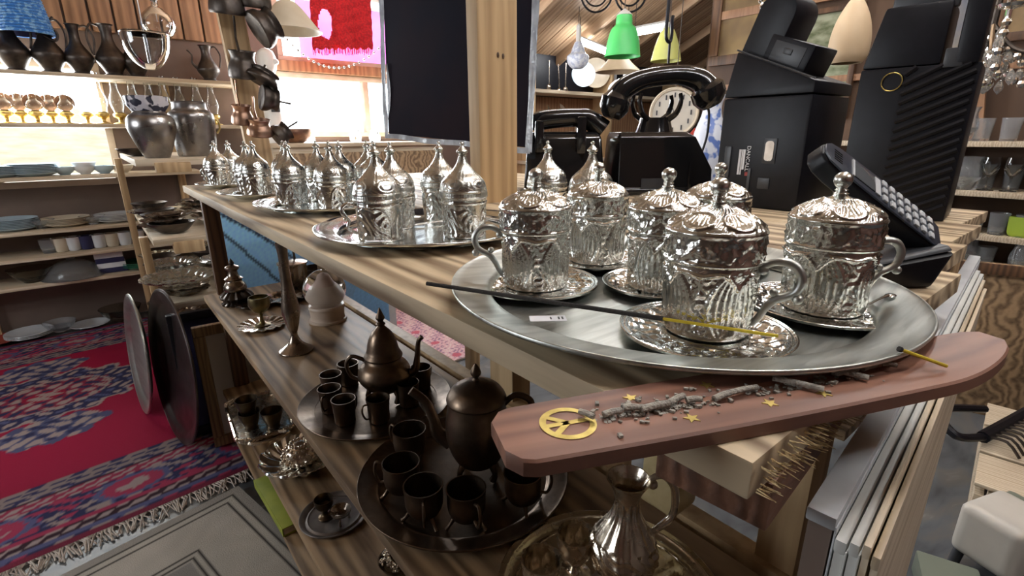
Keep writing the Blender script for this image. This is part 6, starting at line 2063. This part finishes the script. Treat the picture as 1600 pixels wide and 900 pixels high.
# textured column shade between the terminal and the card reader
q = pd(1452, 30, 1.35)
cshade = thing('shell_shade', 'tall lampshade of pale shell chips behind the till terminal', 'lampshade', q)
MB().lathe([(.048, -.10), (.056, .16), (.053, .16), (.045, -.10)], 60, disp=lambda t, z, r: 0 * t).obj('shade', mat('shell_chips', (.55, .42, .28), .4, c2=(.78, .68, .52), nscale=60, contrast=(.45, .6), bump=1, bscale=70), cshade)
MB().tube([(0, 0, .1), (0, 0, HC - q[2])], .003, 6).obj('cord', M_['dkmetal'], cshade)
# dark cable loop and hook in the upper middle
q = pd(1045, 60, 2.4)
hang('rope_loop', 'dark looped rope hanging beside the yellow-green lamp', 'rope', q, [('loop', MB().tube(cr([(-.02, 0, .2), (-.025, 0, .06), (-.02, 0, .0), (.01, 0, -.015), (.022, 0, .02), (.015, 0, .07), (.02, 0, .1)], 6), .008, 8).tube(cr([(.01, 0, -.01), (.012, 0, -.11)], 3), .006, 8), 'black')], top=HC)
for (px, dep, R, lab) in ((932, 3.6, .11, 'large coil of dark cable hanging from the ceiling'), (985, 3.3, .10, 'second coil of dark cable right of the large coil')):
    q = pd(px, -8, dep)
    t = thing('cable_coil', lab, 'cable', q, math.radians(RA), 'coils of cable at the ceiling')
    MB().tube([(R * math.cos(a), .01 * math.sin(3 * a), R * math.sin(a)) for a in np.linspace(0, 6.283, 40, endpoint=False)], .007, 8, closed=True).tube([(R * .75 * math.cos(a), .02, R * .8 * math.sin(a) + .02) for a in np.linspace(0, 6.283, 36, endpoint=False)], .006, 8, closed=True).obj('coil', M_['black'], t)
    MB().tube([(0, 0, R), (0, 0, max(R + .02, HC - q[2]))], .004, 6).obj('cord', M_['black'], t)

# ---------------------------------------------------------------- lower right corner: crate, rake heads, box iron
q0, q1 = pz(1490, 745, .30), pz(1600, 760, .30)
ct = thing('wooden_crate', 'low unpainted wooden crate on the grey floor at the right edge', 'crate', (1.79, -.12, .0), math.radians(96))
ct.scale = (1, 1, .5)
for k in range(3):
    MB().box((0, -.20 + k * .20, .31), (.36, .185, .02)).obj('top_board', M_['palewood'], ct, bevel=.002)
for sx_ in (-1, 1):
    for zz in (.06, .20):
        MB().box((sx_ * .165, 0, zz), (.02, .58, .10)).obj('side_slat', M_['palewood'], ct, bevel=.002)
for sy_ in (-1, 1):
    MB().box((0, sy_ * .275, .15), (.30, .02, .26)).obj('end_board', M_['palewood'], ct, bevel=.002)
rk = thing('rake_head', 'dark toothed rake head jutting over the crate', 'rake', (1.86, .02, .1615), math.radians(-12))
MB().tube([(-.16, .0, .03), (.16, .0, .03)], .018, 8).obj('bar', M_['black'], rk)
for k in range(11):
    MB().tube(cr([(-.15 + k * .03, 0, .03), (-.15 + k * .03, -.05, .04), (-.15 + k * .03, -.085, .006)], 3), .004, 6).obj('tine', M_['dkmetal'], rk)
MB().tube(cr([(-.16, 0, .03), (-.26, .03, .05), (-.20, .10, .08), (0, .06, .05)], 5), .012, 8).obj('brace', M_['black'], rk)
mi = thing('metal_appliance', 'old cream and green metal appliance on the floor at lower right', 'appliance', (1.36, -.055, .0), math.radians(-20))
M_['creamen'] = mat('cream_enamel', (.56, .53, .47), .4, c2=(.48, .45, .4), nscale=8)
M_['greenen'] = mat('grey_green_enamel', (.16, .18, .14), .5)
MB().box((0, 0, .12), (.16, .13, .14)).obj('housing', M_['creamen'], mi, bevel=.025, bseg=4)
MB().box((.085, 0, .11), (.06, .12, .13)).obj('side_panel', M_['greenen'], mi, bevel=.01)
MB().tube([(.06, -.066, .06), (.06, -.08, .06)], .018, 14).obj('dial', M_['white'], mi)
MB().box((.01, -.067, .15), (.06, .006, .03)).obj('handle', M_['dkgrey'], mi, bevel=.002)
for sx_ in (-1, 1):
    for sy_ in (-1, 1):
        MB().tube([(sx_ * .06, sy_ * .045, .06), (sx_ * .065, sy_ * .05, .0)], .012, 10).obj('foot', M_['dkgrey'], mi)
o = MB().box((0, 0, .03), (.24, .12, .06)).obj('grey_box', M_['greenen'], None, (1.13, -.02, 0), .35, bevel=.006)
tag(o, 'flat grey box on the floor left of the cream appliance', 'box')
bo = thing('brown_board', 'tall brown board standing at the right edge before the shelves', 'board', (2.35, .05, 0), math.radians(-75))
MB().box((0, 0, .30), (.5, .02, .60)).obj('sheet', M_['shelfwood'], bo, bevel=.003)
MB().box((0, -.016, .58), (.5, .012, .04)).obj('edge_strip', M_['walnut'], bo, bevel=.002)
for (px, py, lab) in ((1480, 455, 'black bag lying low under the glassware shelves'),):
    t = thing('black_bag', lab, 'bag', (2.75, .46, 0))
    MB().lathe(np.concatenate([[(.0003, 0)], cr([(.16, 0), (.20, .05), (.18, .12), (.10, .17)], 5), [(.0003, .18)]]), 28, disp=lambda t_, z, r: .008 * np.sin(t_ * 7 + z * 30), sy=1.4).obj('sack', M_['black'], t)
    MB().tube(cr([(-.06, 0, .16), (-.04, 0, .24), (.04, 0, .24), (.06, 0, .16)], 4), .008, 8).obj('handle', M_['black'], t)
